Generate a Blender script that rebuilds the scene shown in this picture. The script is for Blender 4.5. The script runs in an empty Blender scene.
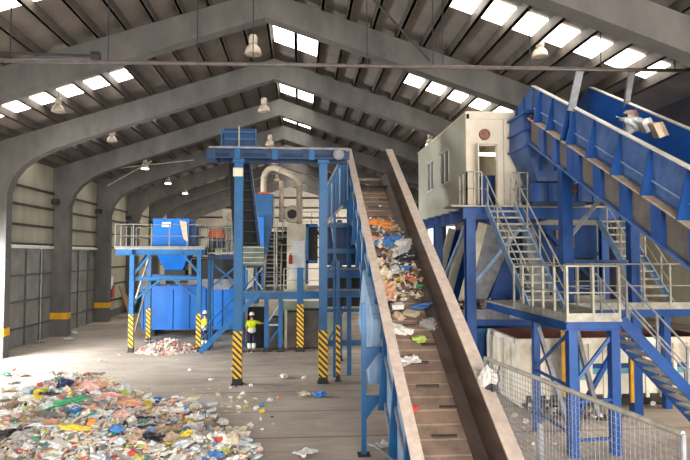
import bpy, math, random
from mathutils import Vector, Matrix, noise
random.seed(7)
R = math.radians
scene = bpy.context.scene
COL = scene.collection
F = 570.0
CAM = Vector((0, 0, 4.5))
YAW, PITCH = R(4.51), R(2.51)
f_ = Vector((math.sin(YAW)*math.cos(PITCH), math.cos(YAW)*math.cos(PITCH), math.sin(PITCH)))
r_ = Vector((math.cos(YAW), -math.sin(YAW), 0))
u_ = r_.cross(f_)

def ray(x, y): return (x-345)/F*r_ + (230-y)/F*u_ + f_
def on_floor(x, y, z=0.0):
    v = ray(x, y); return CAM + v*((z-CAM.z)/v.z)
def on_y(x, y, Y):
    v = ray(x, y); return CAM + v*(Y/v.y)
def on_x(x, y, X):
    v = ray(x, y); return CAM + v*(X/v.x)

# ---------------------------------------------------------------- materials
def lin(c):
    return tuple(((v/255)/12.92 if v/255 <= 0.04045 else ((v/255+0.055)/1.055)**2.4) for v in c)

def new_mat(name):
    m = bpy.data.materials.new(name); m.use_nodes = True
    nt = m.node_tree; b = nt.nodes['Principled BSDF']
    return m, nt, b

def coords(nt, kind='Object'):
    t = nt.nodes.new('ShaderNodeTexCoord'); return t.outputs[kind]

def mat(name, c1, c2=None, scale=3.0, rough=0.6, metal=0.0, bump=0.0, detail=6, lo=0.35, hi=0.65, spec=0.4, stretch=None, c3=None):
    m, nt, b = new_mat(name)
    b.inputs['Roughness'].default_value = rough
    b.inputs['Metallic'].default_value = metal
    b.inputs['Specular IOR Level'].default_value = spec
    if c2 is None:
        c2 = tuple(v*0.82 for v in c1)
    n = nt.nodes.new('ShaderNodeTexNoise'); n.inputs['Scale'].default_value = scale; n.inputs['Detail'].default_value = detail
    n.inputs['Roughness'].default_value = 0.62
    src = coords(nt)
    if stretch:
        mp = nt.nodes.new('ShaderNodeMapping'); mp.inputs['Scale'].default_value = stretch
        nt.links.new(src, mp.inputs['Vector']); src = mp.outputs['Vector']
    nt.links.new(src, n.inputs['Vector'])
    cr = nt.nodes.new('ShaderNodeValToRGB')
    cr.color_ramp.elements[0].position = lo; cr.color_ramp.elements[1].position = hi
    cr.color_ramp.elements[0].color = lin(c2)+(1,); cr.color_ramp.elements[1].color = lin(c1)+(1,)
    if c3 is not None:
        e = cr.color_ramp.elements.new(hi+0.08 if hi < 0.9 else 1.0); e.color = lin(c3)+(1,)
    nt.links.new(n.outputs['Fac'], cr.inputs['Fac'])
    nt.links.new(cr.outputs['Color'], b.inputs['Base Color'])
    if bump > 0:
        bp = nt.nodes.new('ShaderNodeBump'); bp.inputs['Strength'].default_value = bump; bp.inputs['Distance'].default_value = 0.02
        nt.links.new(n.outputs['Fac'], bp.inputs['Height']); nt.links.new(bp.outputs['Normal'], b.inputs['Normal'])
    return m

def emit(name, c, s):
    m, nt, b = new_mat(name)
    b.inputs['Base Color'].default_value = lin(c)+(1,)
    b.inputs['Emission Color'].default_value = lin(c)+(1,)
    b.inputs['Emission Strength'].default_value = s
    return m

def hazard(name='hazard_paint', k=4.6):
    m, nt, b = new_mat(name); b.inputs['Roughness'].default_value = 0.6
    g = nt.nodes.new('ShaderNodeNewGeometry'); s = nt.nodes.new('ShaderNodeSeparateXYZ')
    nt.links.new(g.outputs['Position'], s.inputs[0])
    a = nt.nodes.new('ShaderNodeMath'); a.operation = 'ADD'
    nt.links.new(s.outputs['X'], a.inputs[0]); nt.links.new(s.outputs['Z'], a.inputs[1])
    a2 = nt.nodes.new('ShaderNodeMath'); a2.operation = 'ADD'
    nt.links.new(a.outputs[0], a2.inputs[0]); nt.links.new(s.outputs['Y'], a2.inputs[1])
    mu = nt.nodes.new('ShaderNodeMath'); mu.operation = 'MULTIPLY'; mu.inputs[1].default_value = k
    nt.links.new(a2.outputs[0], mu.inputs[0])
    fr = nt.nodes.new('ShaderNodeMath'); fr.operation = 'FRACT'; nt.links.new(mu.outputs[0], fr.inputs[0])
    gt = nt.nodes.new('ShaderNodeMath'); gt.operation = 'GREATER_THAN'; gt.inputs[1].default_value = 0.45
    nt.links.new(fr.outputs[0], gt.inputs[0])
    mx = nt.nodes.new('ShaderNodeMix'); mx.data_type = 'RGBA'
    mx.inputs[6].default_value = lin((32, 34, 36))+(1,); mx.inputs[7].default_value = lin((228, 178, 40))+(1,)
    nt.links.new(gt.outputs[0], mx.inputs[0]); nt.links.new(mx.outputs[2], b.inputs['Base Color'])
    return m

def floor_mat():
    m, nt, b = new_mat('concrete_floor'); b.inputs['Roughness'].default_value = 0.82; b.inputs['Specular IOR Level'].default_value = 0.25
    src = coords(nt)
    n1 = nt.nodes.new('ShaderNodeTexNoise'); n1.inputs['Scale'].default_value = 0.22; n1.inputs['Detail'].default_value = 8
    mp = nt.nodes.new('ShaderNodeMapping'); mp.inputs['Scale'].default_value = (0.45, 1.8, 1); mp.inputs['Rotation'].default_value = (0, 0, 0.6)
    nt.links.new(src, mp.inputs['Vector'])
    n2 = nt.nodes.new('ShaderNodeTexNoise'); n2.inputs['Distortion'].default_value = 1.2; n2.inputs['Scale'].default_value = 0.9; n2.inputs['Detail'].default_value = 8; n2.inputs['Roughness'].default_value = 0.7
    nt.links.new(src, n1.inputs['Vector']); nt.links.new(mp.outputs['Vector'], n2.inputs['Vector'])
    c1 = nt.nodes.new('ShaderNodeValToRGB'); e = c1.color_ramp.elements
    e[0].position = 0.3; e[0].color = lin((150, 138, 127))+(1,); e[1].position = 0.7; e[1].color = lin((200, 188, 175))+(1,)
    nt.links.new(n1.outputs['Fac'], c1.inputs['Fac'])
    c2 = nt.nodes.new('ShaderNodeValToRGB'); e = c2.color_ramp.elements
    e[0].position = 0.3; e[0].color = (0.6, 0.57, 0.54, 1); e[1].position = 0.62; e[1].color = (1, 1, 1, 1)
    nt.links.new(n2.outputs['Fac'], c2.inputs['Fac'])
    mx = nt.nodes.new('ShaderNodeMix'); mx.data_type = 'RGBA'; mx.blend_type = 'MULTIPLY'; mx.inputs[0].default_value = 0.75
    nt.links.new(c1.outputs['Color'], mx.inputs[6]); nt.links.new(c2.outputs['Color'], mx.inputs[7])
    # transverse joints in the slab
    s = nt.nodes.new('ShaderNodeSeparateXYZ'); nt.links.new(src, s.inputs[0])
    mu = nt.nodes.new('ShaderNodeMath'); mu.operation = 'MULTIPLY'; mu.inputs[1].default_value = 0.42; nt.links.new(s.outputs['Y'], mu.inputs[0])
    fr = nt.nodes.new('ShaderNodeMath'); fr.operation = 'FRACT'; nt.links.new(mu.outputs[0], fr.inputs[0])
    lt = nt.nodes.new('ShaderNodeMath'); lt.operation = 'LESS_THAN'; lt.inputs[1].default_value = 0.035; nt.links.new(fr.outputs[0], lt.inputs[0])
    xg = nt.nodes.new('ShaderNodeMath'); xg.operation = 'GREATER_THAN'; xg.inputs[1].default_value = -3.4; nt.links.new(s.outputs['X'], xg.inputs[0])
    an = nt.nodes.new('ShaderNodeMath'); an.operation = 'MULTIPLY'; nt.links.new(lt.outputs[0], an.inputs[0]); nt.links.new(xg.outputs[0], an.inputs[1])
    a7 = nt.nodes.new('ShaderNodeMath'); a7.operation = 'MULTIPLY'; a7.inputs[1].default_value = 0.6; nt.links.new(an.outputs[0], a7.inputs[0])
    m2 = nt.nodes.new('ShaderNodeMix'); m2.data_type = 'RGBA'; m2.inputs[7].default_value = lin((84, 74, 66))+(1,)
    nt.links.new(a7.outputs[0], m2.inputs[0]); nt.links.new(mx.outputs[2], m2.inputs[6])
    nt.links.new(m2.outputs[2], b.inputs['Base Color'])
    bp = nt.nodes.new('ShaderNodeBump'); bp.inputs['Strength'].default_value = 0.25; bp.inputs['Distance'].default_value = 0.03
    nt.links.new(n2.outputs['Fac'], bp.inputs['Height']); nt.links.new(bp.outputs['Normal'], b.inputs['Normal'])
    return m

M = {}
M['floor'] = floor_mat()
M['concrete'] = mat('frame_concrete', (106, 103, 100), (82, 80, 78), scale=1.3, rough=0.9, bump=0.25, lo=0.3, hi=0.7, stretch=(1, 1, 0.5))
M['roof'] = mat('roof_sheet', (132, 124, 116), (112, 105, 99), scale=0.8, rough=0.85)
M['purlin'] = mat('purlin_steel', (104, 96, 88), (80, 74, 69), scale=2, rough=0.6)
M['clad'] = mat('wall_cladding', (174, 169, 150), (152, 147, 130), scale=0.9, rough=0.75, stretch=(1, 1, 0.3))
M['girt'] = mat('girt_steel', (70, 66, 60), (50, 47, 43), scale=2)
M['doorskin'] = mat('door_sheet', (140, 140, 134), (114, 114, 108), scale=1.0, rough=0.7)
M['doorframe'] = mat('door_frame_steel', (92, 90, 86), (72, 70, 66), scale=3)
M['track'] = mat('track_and_rim_highlight', (226, 222, 212), (196, 192, 182), scale=3, rough=0.4)  # galvanised door track; same pale tone paints the conveyor rim highlight
M['skylight'] = emit('skylight_sheet', (255, 250, 240), 6.5)
M['blue'] = mat('blue_paint', (18, 90, 140), (12, 72, 118), scale=1.6, rough=0.45, lo=0.3, hi=0.6)
M['blue2'] = mat('deep_blue_paint', (22, 74, 142), (15, 56, 114), scale=1.4, rough=0.42, lo=0.3, hi=0.6)
M['bluebright'] = mat('bright_blue_paint', (4, 112, 200), (4, 96, 182), scale=0.9, rough=0.45)
M['bluepale'] = mat('dusty_pale_blue_paint', (148, 172, 196), (112, 140, 172), scale=2.2, rough=0.6)
M['bluedusty'] = mat('dusty_blue_paint', (84, 108, 152), (40, 74, 130), scale=2.4, rough=0.6, lo=0.3, hi=0.75)
M['navy'] = mat('dark_blue_paint', (28, 60, 98), (18, 42, 74), scale=2, rough=0.5)
M['dust'] = mat('dusty_ledge', (198, 176, 154), (158, 136, 116), scale=5, rough=0.95, lo=0.3, hi=0.7)
M['rail'] = mat('dusty_rail_flange', (208, 190, 176), (174, 158, 147), scale=6, rough=0.8, lo=0.3, hi=0.7, bump=0.15, detail=10)
M['rustwall'] = mat('worn_steel_wall', (120, 104, 94), (76, 66, 63), scale=1.6, rough=0.5, metal=0.25, lo=0.3, hi=0.68, stretch=(1, 0.35, 1.6), detail=9, c3=(128, 82, 56))
M['belt'] = mat('dusty_apron_plate', (150, 128, 112), (112, 94, 84), scale=2.2, rough=0.75, lo=0.32, hi=0.62, bump=0.2, detail=10, c3=(158, 116, 84))
M['cleat'] = mat('cleat_steel', (66, 56, 52), (44, 38, 36), scale=6, rough=0.6)
M['galv'] = mat('galvanised_steel', (178, 174, 160), (140, 137, 126), scale=4, rough=0.5, metal=0.1)
M['galvdull'] = mat('dull_galvanised_steel', (132, 130, 122), (104, 102, 96), scale=4, rough=0.6)
M['greysteel'] = mat('grey_painted_steel', (142, 144, 150), (112, 114, 120), scale=4, rough=0.5)
M['cream'] = mat('cream_paint', (222, 214, 190), (190, 182, 160), scale=1.5, rough=0.55)
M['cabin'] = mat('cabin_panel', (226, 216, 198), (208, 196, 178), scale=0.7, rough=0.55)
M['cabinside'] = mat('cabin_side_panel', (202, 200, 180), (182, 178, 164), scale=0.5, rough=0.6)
M['whitecont'] = mat('white_container_paint', (238, 231, 214), (196, 186, 166), scale=1.6, rough=0.65, lo=0.28, hi=0.55, detail=9)
M['rustin'] = mat('rusty_container_inside', (96, 52, 38), (62, 34, 28), scale=2, rough=0.9)
M['stripe'] = mat('teal_stripe_paint', (120, 176, 186), (90, 150, 170), scale=3)
M['dark'] = mat('dark_machine_steel', (52, 50, 50), (34, 33, 34), scale=3, rough=0.7)
M['rubber'] = mat('black_rubber', (38, 38, 40), (26, 26, 28), scale=3, rough=0.8)
M['greybrown'] = mat('grey_brown_cabinet', (112, 104, 98), (86, 80, 76), scale=1.5, rough=0.7)
M['palegreen'] = mat('pale_green_panel', (178, 190, 170), (150, 164, 146), scale=1.5)
M['greengrey'] = mat('grey_green_slat', (110, 122, 112), (84, 96, 90), scale=3)
M['duct'] = mat('cream_duct', (206, 190, 170), (172, 158, 142), scale=3, rough=0.5)
M['yellow'] = mat('yellow_paint', (226, 170, 30), (200, 146, 24), scale=3)
M['orange'] = mat('orange_paint', (228, 108, 54), (200, 90, 44), scale=3)
M['white'] = mat('white_paint', (232, 232, 228), (210, 208, 204), scale=3)
M['red'] = mat('red_paint', (196, 60, 44), (160, 46, 36), scale=3)
M['green'] = mat('green_paint', (34, 84, 62), (24, 60, 46), scale=3)
M['wood'] = mat('weathered_board', (150, 118, 96), (120, 92, 74), scale=3, stretch=(1, 1, 0.2))
M['hazard'] = hazard()
M['hazardthin'] = hazard('hazard_paint_fine', 4.4)
M['lampbell'] = mat('lamp_reflector', (206, 192, 174), (180, 168, 152), scale=4, rough=0.35)
M['lampglow'] = emit('lit_lamp_glass', (255, 250, 235), 9)
M['lampoff'] = mat('lamp_glass', (150, 138, 124), (130, 118, 106), scale=3, rough=0.2)
M['tube'] = emit('fluorescent_tube', (255, 250, 235), 8)
M['glass'] = mat('window_glass', (150, 152, 140), (96, 96, 90), scale=0.8, rough=0.12, lo=0.3, hi=0.7)
M['pipe'] = mat('pipe_paint', (104, 95, 90), (80, 73, 70), scale=4, rough=0.5)
M['cable'] = mat('cable_steel', (48, 48, 50), (34, 34, 36), scale=4)
M['hivis'] = mat('hi_vis_yellow_cloth', (218, 232, 30), (196, 208, 24), scale=9, rough=0.8)
M['grayreflect'] = mat('reflective_tape', (226, 230, 224), (200, 204, 198), scale=9, rough=0.4)
M['trouser'] = mat('navy_cloth', (46, 52, 78), (32, 38, 60), scale=9, rough=0.9)
M['skin'] = mat('skin', (206, 152, 124), (188, 134, 108), scale=6, rough=0.6)
M['helmet'] = mat('white_helmet_plastic', (240, 240, 236), (226, 226, 222), scale=6, rough=0.3)
M['boot'] = mat('boot_leather', (40, 34, 32), (28, 24, 22), scale=6)
TR = {}
for n, c in dict(white=(232, 228, 220), cream=(222, 204, 172), grey=(150, 146, 142), clear=(198, 206, 206), blue=(44, 116, 200), navy=(34, 40, 92),
                 red=(204, 48, 44), orange=(238, 134, 34), yellow=(224, 190, 44), green=(46, 150, 92), teal=(52, 140, 150), pink=(224, 168, 156),
                 black=(48, 46, 50), brown=(142, 98, 70), beige=(196, 166, 132), peach=(222, 160, 120), lime=(168, 196, 70)).items():
    c = tuple(v*.84+235*.16 for v in c) if n not in ('black', 'navy') else c  # mixed towards white: strong light on the heap put into the colours
    TR[n] = mat('waste_'+n, c, tuple(v*0.84 for v in c), scale=9, rough=0.5, spec=0.5)

# ---------------------------------------------------------------- mesh builder
class MB:
    def __init__(s): s.v = []; s.f = []; s.m = []
    def add(s, v, f, mi=0):
        o = len(s.v); s.v += [tuple(p) for p in v]; s.f += [tuple(i+o for i in q) for q in f]; s.m += [mi]*len(f); return s
    def box(s, x0, x1, y0, y1, z0, z1, mi=0):
        v = [(x, y, z) for z in (z0, z1) for y in (y0, y1) for x in (x0, x1)]
        return s.add(v, [(0, 2, 3, 1), (4, 5, 7, 6), (0, 1, 5, 4), (2, 6, 7, 3), (0, 4, 6, 2), (1, 3, 7, 5)], mi)
    def hexa(s, b, t, mi=0):   # bottom loop of 4, top loop of 4
        return s.add(list(b)+list(t), [(3, 2, 1, 0), (4, 5, 6, 7), (0, 1, 5, 4), (1, 2, 6, 5), (2, 3, 7, 6), (3, 0, 4, 7)], mi)
    def frame(s, p, q, up):
        p, q = Vector(p), Vector(q); d = (q-p).normalized(); up = Vector(up)
        if abs(d.dot(up.normalized())) > 0.98: up = Vector((0, 1, 0)) if abs(d.y) < 0.9 else Vector((1, 0, 0))
        a = d.cross(up).normalized(); b = a.cross(d).normalized(); return p, q, a, b
    def bar(s, p, q, w, h, up=(0, 0, 1), mi=0):
        p, q, a, b = s.frame(p, q, up); a = a*w/2; b = b*h/2
        return s.hexa([p-a-b, p+a-b, p+a+b, p-a+b], [q-a-b, q+a-b, q+a+b, q-a+b], mi)
    def ibeam(s, p, q, w, h, t=0.03, up=(0, 0, 1), mi=0):
        p, q, a, b = s.frame(p, q, up)
        for o, ww, hh in ((b*(h/2-t/2), w, t), (-b*(h/2-t/2), w, t), (b*0, t, h-2*t)):
            A = a*ww/2; B = b*hh/2
            s.hexa([p+o-A-B, p+o+A-B, p+o+A+B, p+o-A+B], [q+o-A-B, q+o+A-B, q+o+A+B, q+o-A+B], mi)
        return s
    def tube(s, pts, r, n=8, mi=0, cap=True):
        pts = [Vector(p) for p in pts]; rs = r if isinstance(r, (list, tuple)) else [r]*len(pts); o = len(s.v); prev = None
        for i, p in enumerate(pts):
            d = (pts[min(i+1, len(pts)-1)]-pts[max(i-1, 0)]).normalized()
            if prev is None:
                a = d.orthogonal().normalized()
            else:
                a = (prev - d*prev.dot(d)).normalized()
            prev = a; b = d.cross(a)
            for k in range(n):
                t = 2*math.pi*k/n; s.v.append(tuple(p+a*math.cos(t)*rs[i]+b*math.sin(t)*rs[i]))
        for i in range(len(pts)-1):
            for k in range(n):
                s.f.append((o+i*n+k, o+i*n+(k+1) % n, o+(i+1)*n+(k+1) % n, o+(i+1)*n+k)); s.m.append(mi)
        if cap:
            s.f.append(tuple(o+k for k in reversed(range(n)))); s.m.append(mi)
            s.f.append(tuple(o+(len(pts)-1)*n+k for k in range(n))); s.m.append(mi)
        return s
    def lathe(s, c, prof, n=16, mi=0, axis='z'):
        c = Vector(c); o = len(s.v)
        for r, h in prof:
            for k in range(n):
                t = 2*math.pi*k/n
                if axis == 'z': q = (r*math.cos(t), r*math.sin(t), h)
                elif axis == 'y': q = (r*math.cos(t), h, r*math.sin(t))
                else: q = (h, r*math.cos(t), r*math.sin(t))
                s.v.append(tuple(c+Vector(q)))
        for i in range(len(prof)-1):
            for k in range(n):
                s.f.append((o+i*n+k, o+i*n+(k+1) % n, o+(i+1)*n+(k+1) % n, o+(i+1)*n+k)); s.m.append(mi)
        return s
    def extrude(s, poly, a0, a1, axis='y', mi=0):   # poly of 2-D points; axis y: (x,z); axis x: (y,z); axis z: (x,y)
        n = len(poly)
        def P(p, a): return (p[0], a, p[1]) if axis == 'y' else ((a, p[0], p[1]) if axis == 'x' else (p[0], p[1], a))
        v = [P(p, a0) for p in poly]+[P(p, a1) for p in poly]
        fs = [tuple(range(n))[::-1], tuple(range(n, 2*n))]+[(i, (i+1) % n, n+(i+1) % n, n+i) for i in range(n)]
        return s.add(v, fs, mi)
    def build(s, name, m, parent=None, smooth=False, recalc=True):
        me = bpy.data.meshes.new(name); me.from_pydata(s.v, [], s.f)
        ms = m if isinstance(m, (list, tuple)) else [m]
        for x in ms: me.materials.append(M[x] if isinstance(x, str) else x)
        if len(ms) > 1: me.polygons.foreach_set('material_index', s.m)
        if recalc:
            import bmesh
            bm = bmesh.new(); bm.from_mesh(me); bmesh.ops.recalc_face_normals(bm, faces=bm.faces); bm.to_mesh(me); bm.free()
        if smooth: me.polygons.foreach_set('use_smooth', [True]*len(me.polygons))
        me.update()
        o = bpy.data.objects.new(name, me); COL.objects.link(o)
        if parent is not None:
            o.parent = parent; o.matrix_parent_inverse = world(parent).inverted()
        return o

def world(o):
    m = o.matrix_basis.copy()
    if o.parent is not None: m = world(o.parent) @ o.matrix_parent_inverse @ m
    return m

def tag(o, label=None, cat=None, group=None, kind=None):
    if label: o['label'] = label
    if cat: o['category'] = cat
    if group: o['group'] = group
    if kind: o['kind'] = kind
    return o

def thing(name, loc, label, cat, group=None):
    o = bpy.data.objects.new(name, None); COL.objects.link(o); o.location = loc; o.empty_display_size = 0.2
    return tag(o, label, cat, group)

def copy_tree(o, parent=None):
    c = o.copy(); COL.objects.link(c)
    if parent is not None:
        mi = o.matrix_parent_inverse.copy(); c.parent = parent; c.matrix_parent_inverse = mi
    for ch in list(o.children): copy_tree(ch, c)
    return c

def struct(o, label=None):
    o['kind'] = 'structure'
    if label: o['label'] = label
    return o

# ================================================================ THE HALL
RX = -1.2                      # ridge
FY = [12.45+6.8*k for k in range(9)]
def roof_z(x): return 13.9-0.335*abs(x-RX)
o = MB().box(-40, 40, -20, 80, -0.3, 0).build('floor', 'floor'); struct(o, 'dusty grey brown concrete floor of the hall')

ceil = MB()
ceil.extrude([(RX, 13.9), (RX, 14.05), (-14.2, roof_z(-14.2)+.15), (-14.2, roof_z(-14.2))], -8, 70)
ceil.extrude([(RX, 13.9), (RX, 14.05), (12.3, roof_z(12.3)+.15), (12.3, roof_z(12.3))], -8, 70)
ceiling = struct(ceil.build('ceiling', 'roof'), 'dark pitched metal roof of the hall')
PL = [RX-.1-.903*k for k in range(7)]+[-6.62-1.02*k for k in range(1, 8)]
PR = [-.2, .75, 1.63, 2.5, 3.38, 4.25, 5.18, 6.1, 7.02, 7.95, 8.9, 9.85, 10.6]
for x in PL+PR:
    z = roof_z(x); sg = 1 if x > RX else -1
    MB().box(x-.045, x+.045, -7, 69, z-.34, z-.01).box(x-.07, x+.07, -7, 69, z-.34, z-.31).build('purlin', 'purlin', ceiling)
# roof skylights: one glowing sheet between two purlins
wn = 0
def skylight(xa, xb, y0, y1):
    global wn
    wn += 1
    za, zb = roof_z(xa)-.03, roof_z(xb)-.03
    m = MB().hexa([(xa, y0, za-.02), (xb, y0, zb-.02), (xb, y1, zb-.02), (xa, y1, za-.02)], [(xa, y0, za), (xb, y0, zb), (xb, y1, zb), (xa, y1, za)])
    struct(m.build('window_%d' % wn, 'skylight'), 'bright translucent roof light between two purlins')
for k, fy in enumerate(FY):
    if k == 0: ya, yb, yr0, yr1 = 15.35, 16.6, 15.3, 17.2
    elif k == 1: ya, yb, yr0, yr1 = fy+3.75, fy+4.95, fy+3.2, fy+5.6
    else: ya, yb, yr0, yr1 = fy+3.1, fy+4.3, fy+3.6, fy+6.5
    if k >= 8: continue
    for i in range(6, len(PL)-1): skylight(PL[i+1]+.06, PL[i]-.06, ya+.1, yb)
    for i in range(5, 12): skylight(PR[i]+.06, PR[i+1]-.06, ya-.05, yb-.1)
    for i in range(2):
        xs = [RX+.02, PR[0], PR[1]]; skylight(xs[i]+.05, xs[i+1]-.02, yr0, yr1-.15)
skylight(PL[6]-1.02+.06, PL[6]-.06, 9.0, 11.0)
for i in (5, 7, 9): skylight(PR[i]+.06, PR[i+1]-.06, 3.5, 5.5)

# portal frames of concrete
inner = [(-12.85, 0), (-12.85, 7.2), (-12.61, 7.93), (-12.26, 8.38), (-11.62, 8.86), (-10.9, 9.22), (-8.5, 10.09), (-5, 11.3)]
halfL = inner+[(RX, 12.6)]
full = halfL+[(2*RX-x, z) for x, z in reversed(inner)]
full = [(x if x < RX else RX+(x-RX)*12.3/11.65, z) for x, z in full]
outer = [(12.1, 0), (12.1, 13.65-.335*13.3), (RX, 13.65), (-13.85, 13.65-.335*12.65), (-13.85, 0)]
for k, fy in enumerate(FY):
    # build as strips between inner and roof line (kept convex per face)
    m = MB()
    n = len(full)
    def top(x): return 13.54-.335*abs(x-RX)
    m.box(-13.85, -12.85, fy, fy+.5, 0, 7.2); m.box(full[-1][0], full[-1][0]+1.0, fy, fy+.5, 0, 7.2)
    xL, xR = -13.85, full[-1][0]+1.0
    m.hexa([(xL, fy, 7.2), (-12.85, fy, 7.2), (-12.85, fy+.5, 7.2), (xL, fy+.5, 7.2)], [(xL, fy, top(xL)), (-12.85, fy, top(-12.85)), (-12.85, fy+.5, top(-12.85)), (xL, fy+.5, top(xL))])
    xr = full[-1][0]
    m.hexa([(xr, fy, 7.2), (xR, fy, 7.2), (xR, fy+.5, 7.2), (xr, fy+.5, 7.2)], [(xr, fy, top(xr)), (xR, fy, top(xR)), (xR, fy+.5, top(xR)), (xr, fy+.5, top(xr))])
    for (xa, za), (xb, zb) in zip(full[1:-1], full[2:-1]):
        if abs(xa-xb) < 1e-4: continue
        m.hexa([(xa, fy, za), (xb, fy, zb), (xb, fy+.5, zb), (xa, fy+.5, za)], [(xa, fy, top(xa)), (xb, fy, top(xb)), (xb, fy+.5, top(xb)), (xa, fy+.5, top(xa))])
    fr = struct(m.build('trim_%d' % (k+1), 'concrete'), 'concrete portal frame with curved haunches, number %d from the camera end' % (k+1))
    MB().box(-13.87, -12.83, fy-.015, fy+.515, .95, 1.3).build('yellow_band', 'yellow', fr)
    for xc, sg in ((-13.2, 1),):
        MB().box(-13.7, -13.35, fy-.3, fy, 7.3, 7.6).build('bracket', 'dark', fr)

# left wall: cladding bays, the bay before frame 3 is an open doorway
XW = -13.75
def wall_piece(m, y0, y1, z0, z1): m.box(XW-.12, XW, y0, y1, z0, z1)
wl = MB()
wall_piece(wl, -8, FY[1]+.5, 0, 9.7)
wall_piece(wl, FY[1]+.5, FY[2], 5.0, 9.7)
for k in (2, 3): wall_piece(wl, FY[k], FY[k+1], 5.0, 9.7)
wall_piece(wl, FY[4], 70, 0, 9.7)
wl = struct(wl.build('wall_left', 'clad'), 'khaki clad side wall between the concrete columns')
g = 0
for k in range(2, 8):
    zs = (5.05, 6.0, 7.0, 7.9) if k < 4 else (1.2, 2.4, 3.6, 5.05, 6.0, 7.0, 7.9)
    for z in zs:
        MB().box(XW, XW+.1, FY[k]+.5, FY[k+1], z-.06, z+.06).build('girt', 'girt', wl)
dn = 0
for k in (2, 3):
    dn += 1
    y0, y1 = FY[k]+.5, FY[k+1]
    split = y0+(y1-y0)*.80
    d = MB().box(XW-.06, XW-.02, y0, split, 0, 4.85).box(XW-.06, XW-.02, split+.13, y1, 0, 4.85)
    d = struct(d.build('door_%d' % dn, 'doorskin'), 'grey sheet sliding door with dark frame in the left wall, %s' % ('nearer one' if k == 2 else 'farther one'))
    for j in range(4):
        y = y0+.1+(split-y0-.2)*j/3
        MB().box(XW-.02, XW+.05, y-.03, y+.03, 0, 4.8).build('stile', 'doorframe', d)
    for z in (.9, 2.2, 3.5):
        MB().box(XW-.02, XW+.04, y0, y1, z-.04, z+.04).build('rail', 'doorframe', d)
    MB().box(XW, XW+.14, y0, y1, 4.84, 4.98).build('track', 'track', d)
    MB().box(XW-.02, XW+.05, split+.13, split+.22, 0, 4.8).build('stile', 'doorframe', d)
# baseboard-like concrete plinth
struct(MB().box(XW, XW+.12, FY[4]+.5, 65, 0, .5).build('baseboard_left', 'concrete'), 'concrete plinth along the far left wall')
# end wall
e = MB(); e.extrude([(-13.8, 0), (12.2, 0), (12.2, 9.5), (RX, 13.9), (-13.8, 9.7)], 69.3, 69.5)
we = struct(e.build('wall_back', mat('end_wall_cladding', (204, 195, 180), (186, 178, 164), scale=.8)), 'pale clad end wall with horizontal rails')
for z in (4.2, 5.4, 6.6, 7.8, 9.0, 10.2, 11.4):
    w = 12.6 if z < 9.4 else (13.6-z)/.335
    MB().box(max(-13, RX-w), min(11.8, RX+w), 69.15, 69.3, z-.09, z+.09).build('girt', 'girt', we)
for x in (-8, -4, 0, 4, 8):
    MB().box(x-.15, x+.15, 69.0, 69.3, 0, roof_z(x)-.3).build('wall_post', 'galv', we)
# right side: beam wall high up, low side nave beyond
wr = MB().box(12.1, 12.3, -8, 69, 7.9, 9.6)
struct(wr.build('wall_right', 'concrete'), 'high concrete wall strip under the right eaves')
struct(MB().box(12.3, 25, -8, 69, 8.0, 8.2).build('ceiling_side_nave', 'roof'), 'low dark roof of the side nave')
struct(MB().box(24.8, 25, -8, 69, 0, 8.0).build('wall_side_nave', 'clad'), 'far wall of the side nave')
struct(MB().box(12.3, 25, 40, 40.2, 0, 8.0).build('wall_side_nave_end', 'clad'), 'end wall of the side nave')

# transverse service pipe and its hangers
PY = 14.5
pz = on_y(345, 66, PY).z
t = thing('service_pipe', (0, PY, pz), 'long grey brown pipe running straight across the hall under the roof', 'pipe')
zl, zr = on_y(0, 61, PY).z, on_y(690, 70.5, PY).z
MB().tube([(-13.5, PY, zl+(zl-zr)*.28), (11, PY, zr)], .05, 10).build('pipe', 'pipe', t, True)
for px in (10, 108, 197, 253, 367, 433, 443, 530, 601, 675):
    q = on_y(px, 61+px*.0138, PY); MB().tube([(q.x, PY, roof_z(q.x)-.05), (q.x, PY, q.z+.05)], .014, 6).build('hanger_rod', 'cable', t)
t = thing('pipe_run', (-11, 15.2, 9.9), 'short dark pipe ending below the left roof slope', 'pipe')
a, b = on_y(0, 52, 15.2), on_y(92, 56, 15.2)
MB().tube([a-Vector((2, 0, 0)), b], .04, 8).lathe((b.x, 15.2, b.z), [(0, -.01), (.12, 0), (.12, .2), (0, .21)], 10, axis='x').build('pipe', 'cable', t)
t = thing('bracing_cable', on_y(430, 62, 17.5), 'taut black cable slanting down to the service pipe', 'cable')
MB().tube([on_y(372, -2, 15.2), on_y(430, 61, 15.2)], .03, 8).build('cable', 'cable', t)
# wall ties crossing beside the lit lamp on the left
for a, b, Y, lb in (((107, 186), (152, 161), 35.0, 'thin brace running up behind the lit lamp over the left platform'), ((118, 168), (194, 160), 35.0, 'nearly level thin brace beside the lit lamp')):
    m = MB().tube([on_y(*a, Y), on_y(*b, Y)], .035, 6); tag(m.build('roof_brace', 'galv'), lb, 'brace')

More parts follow.
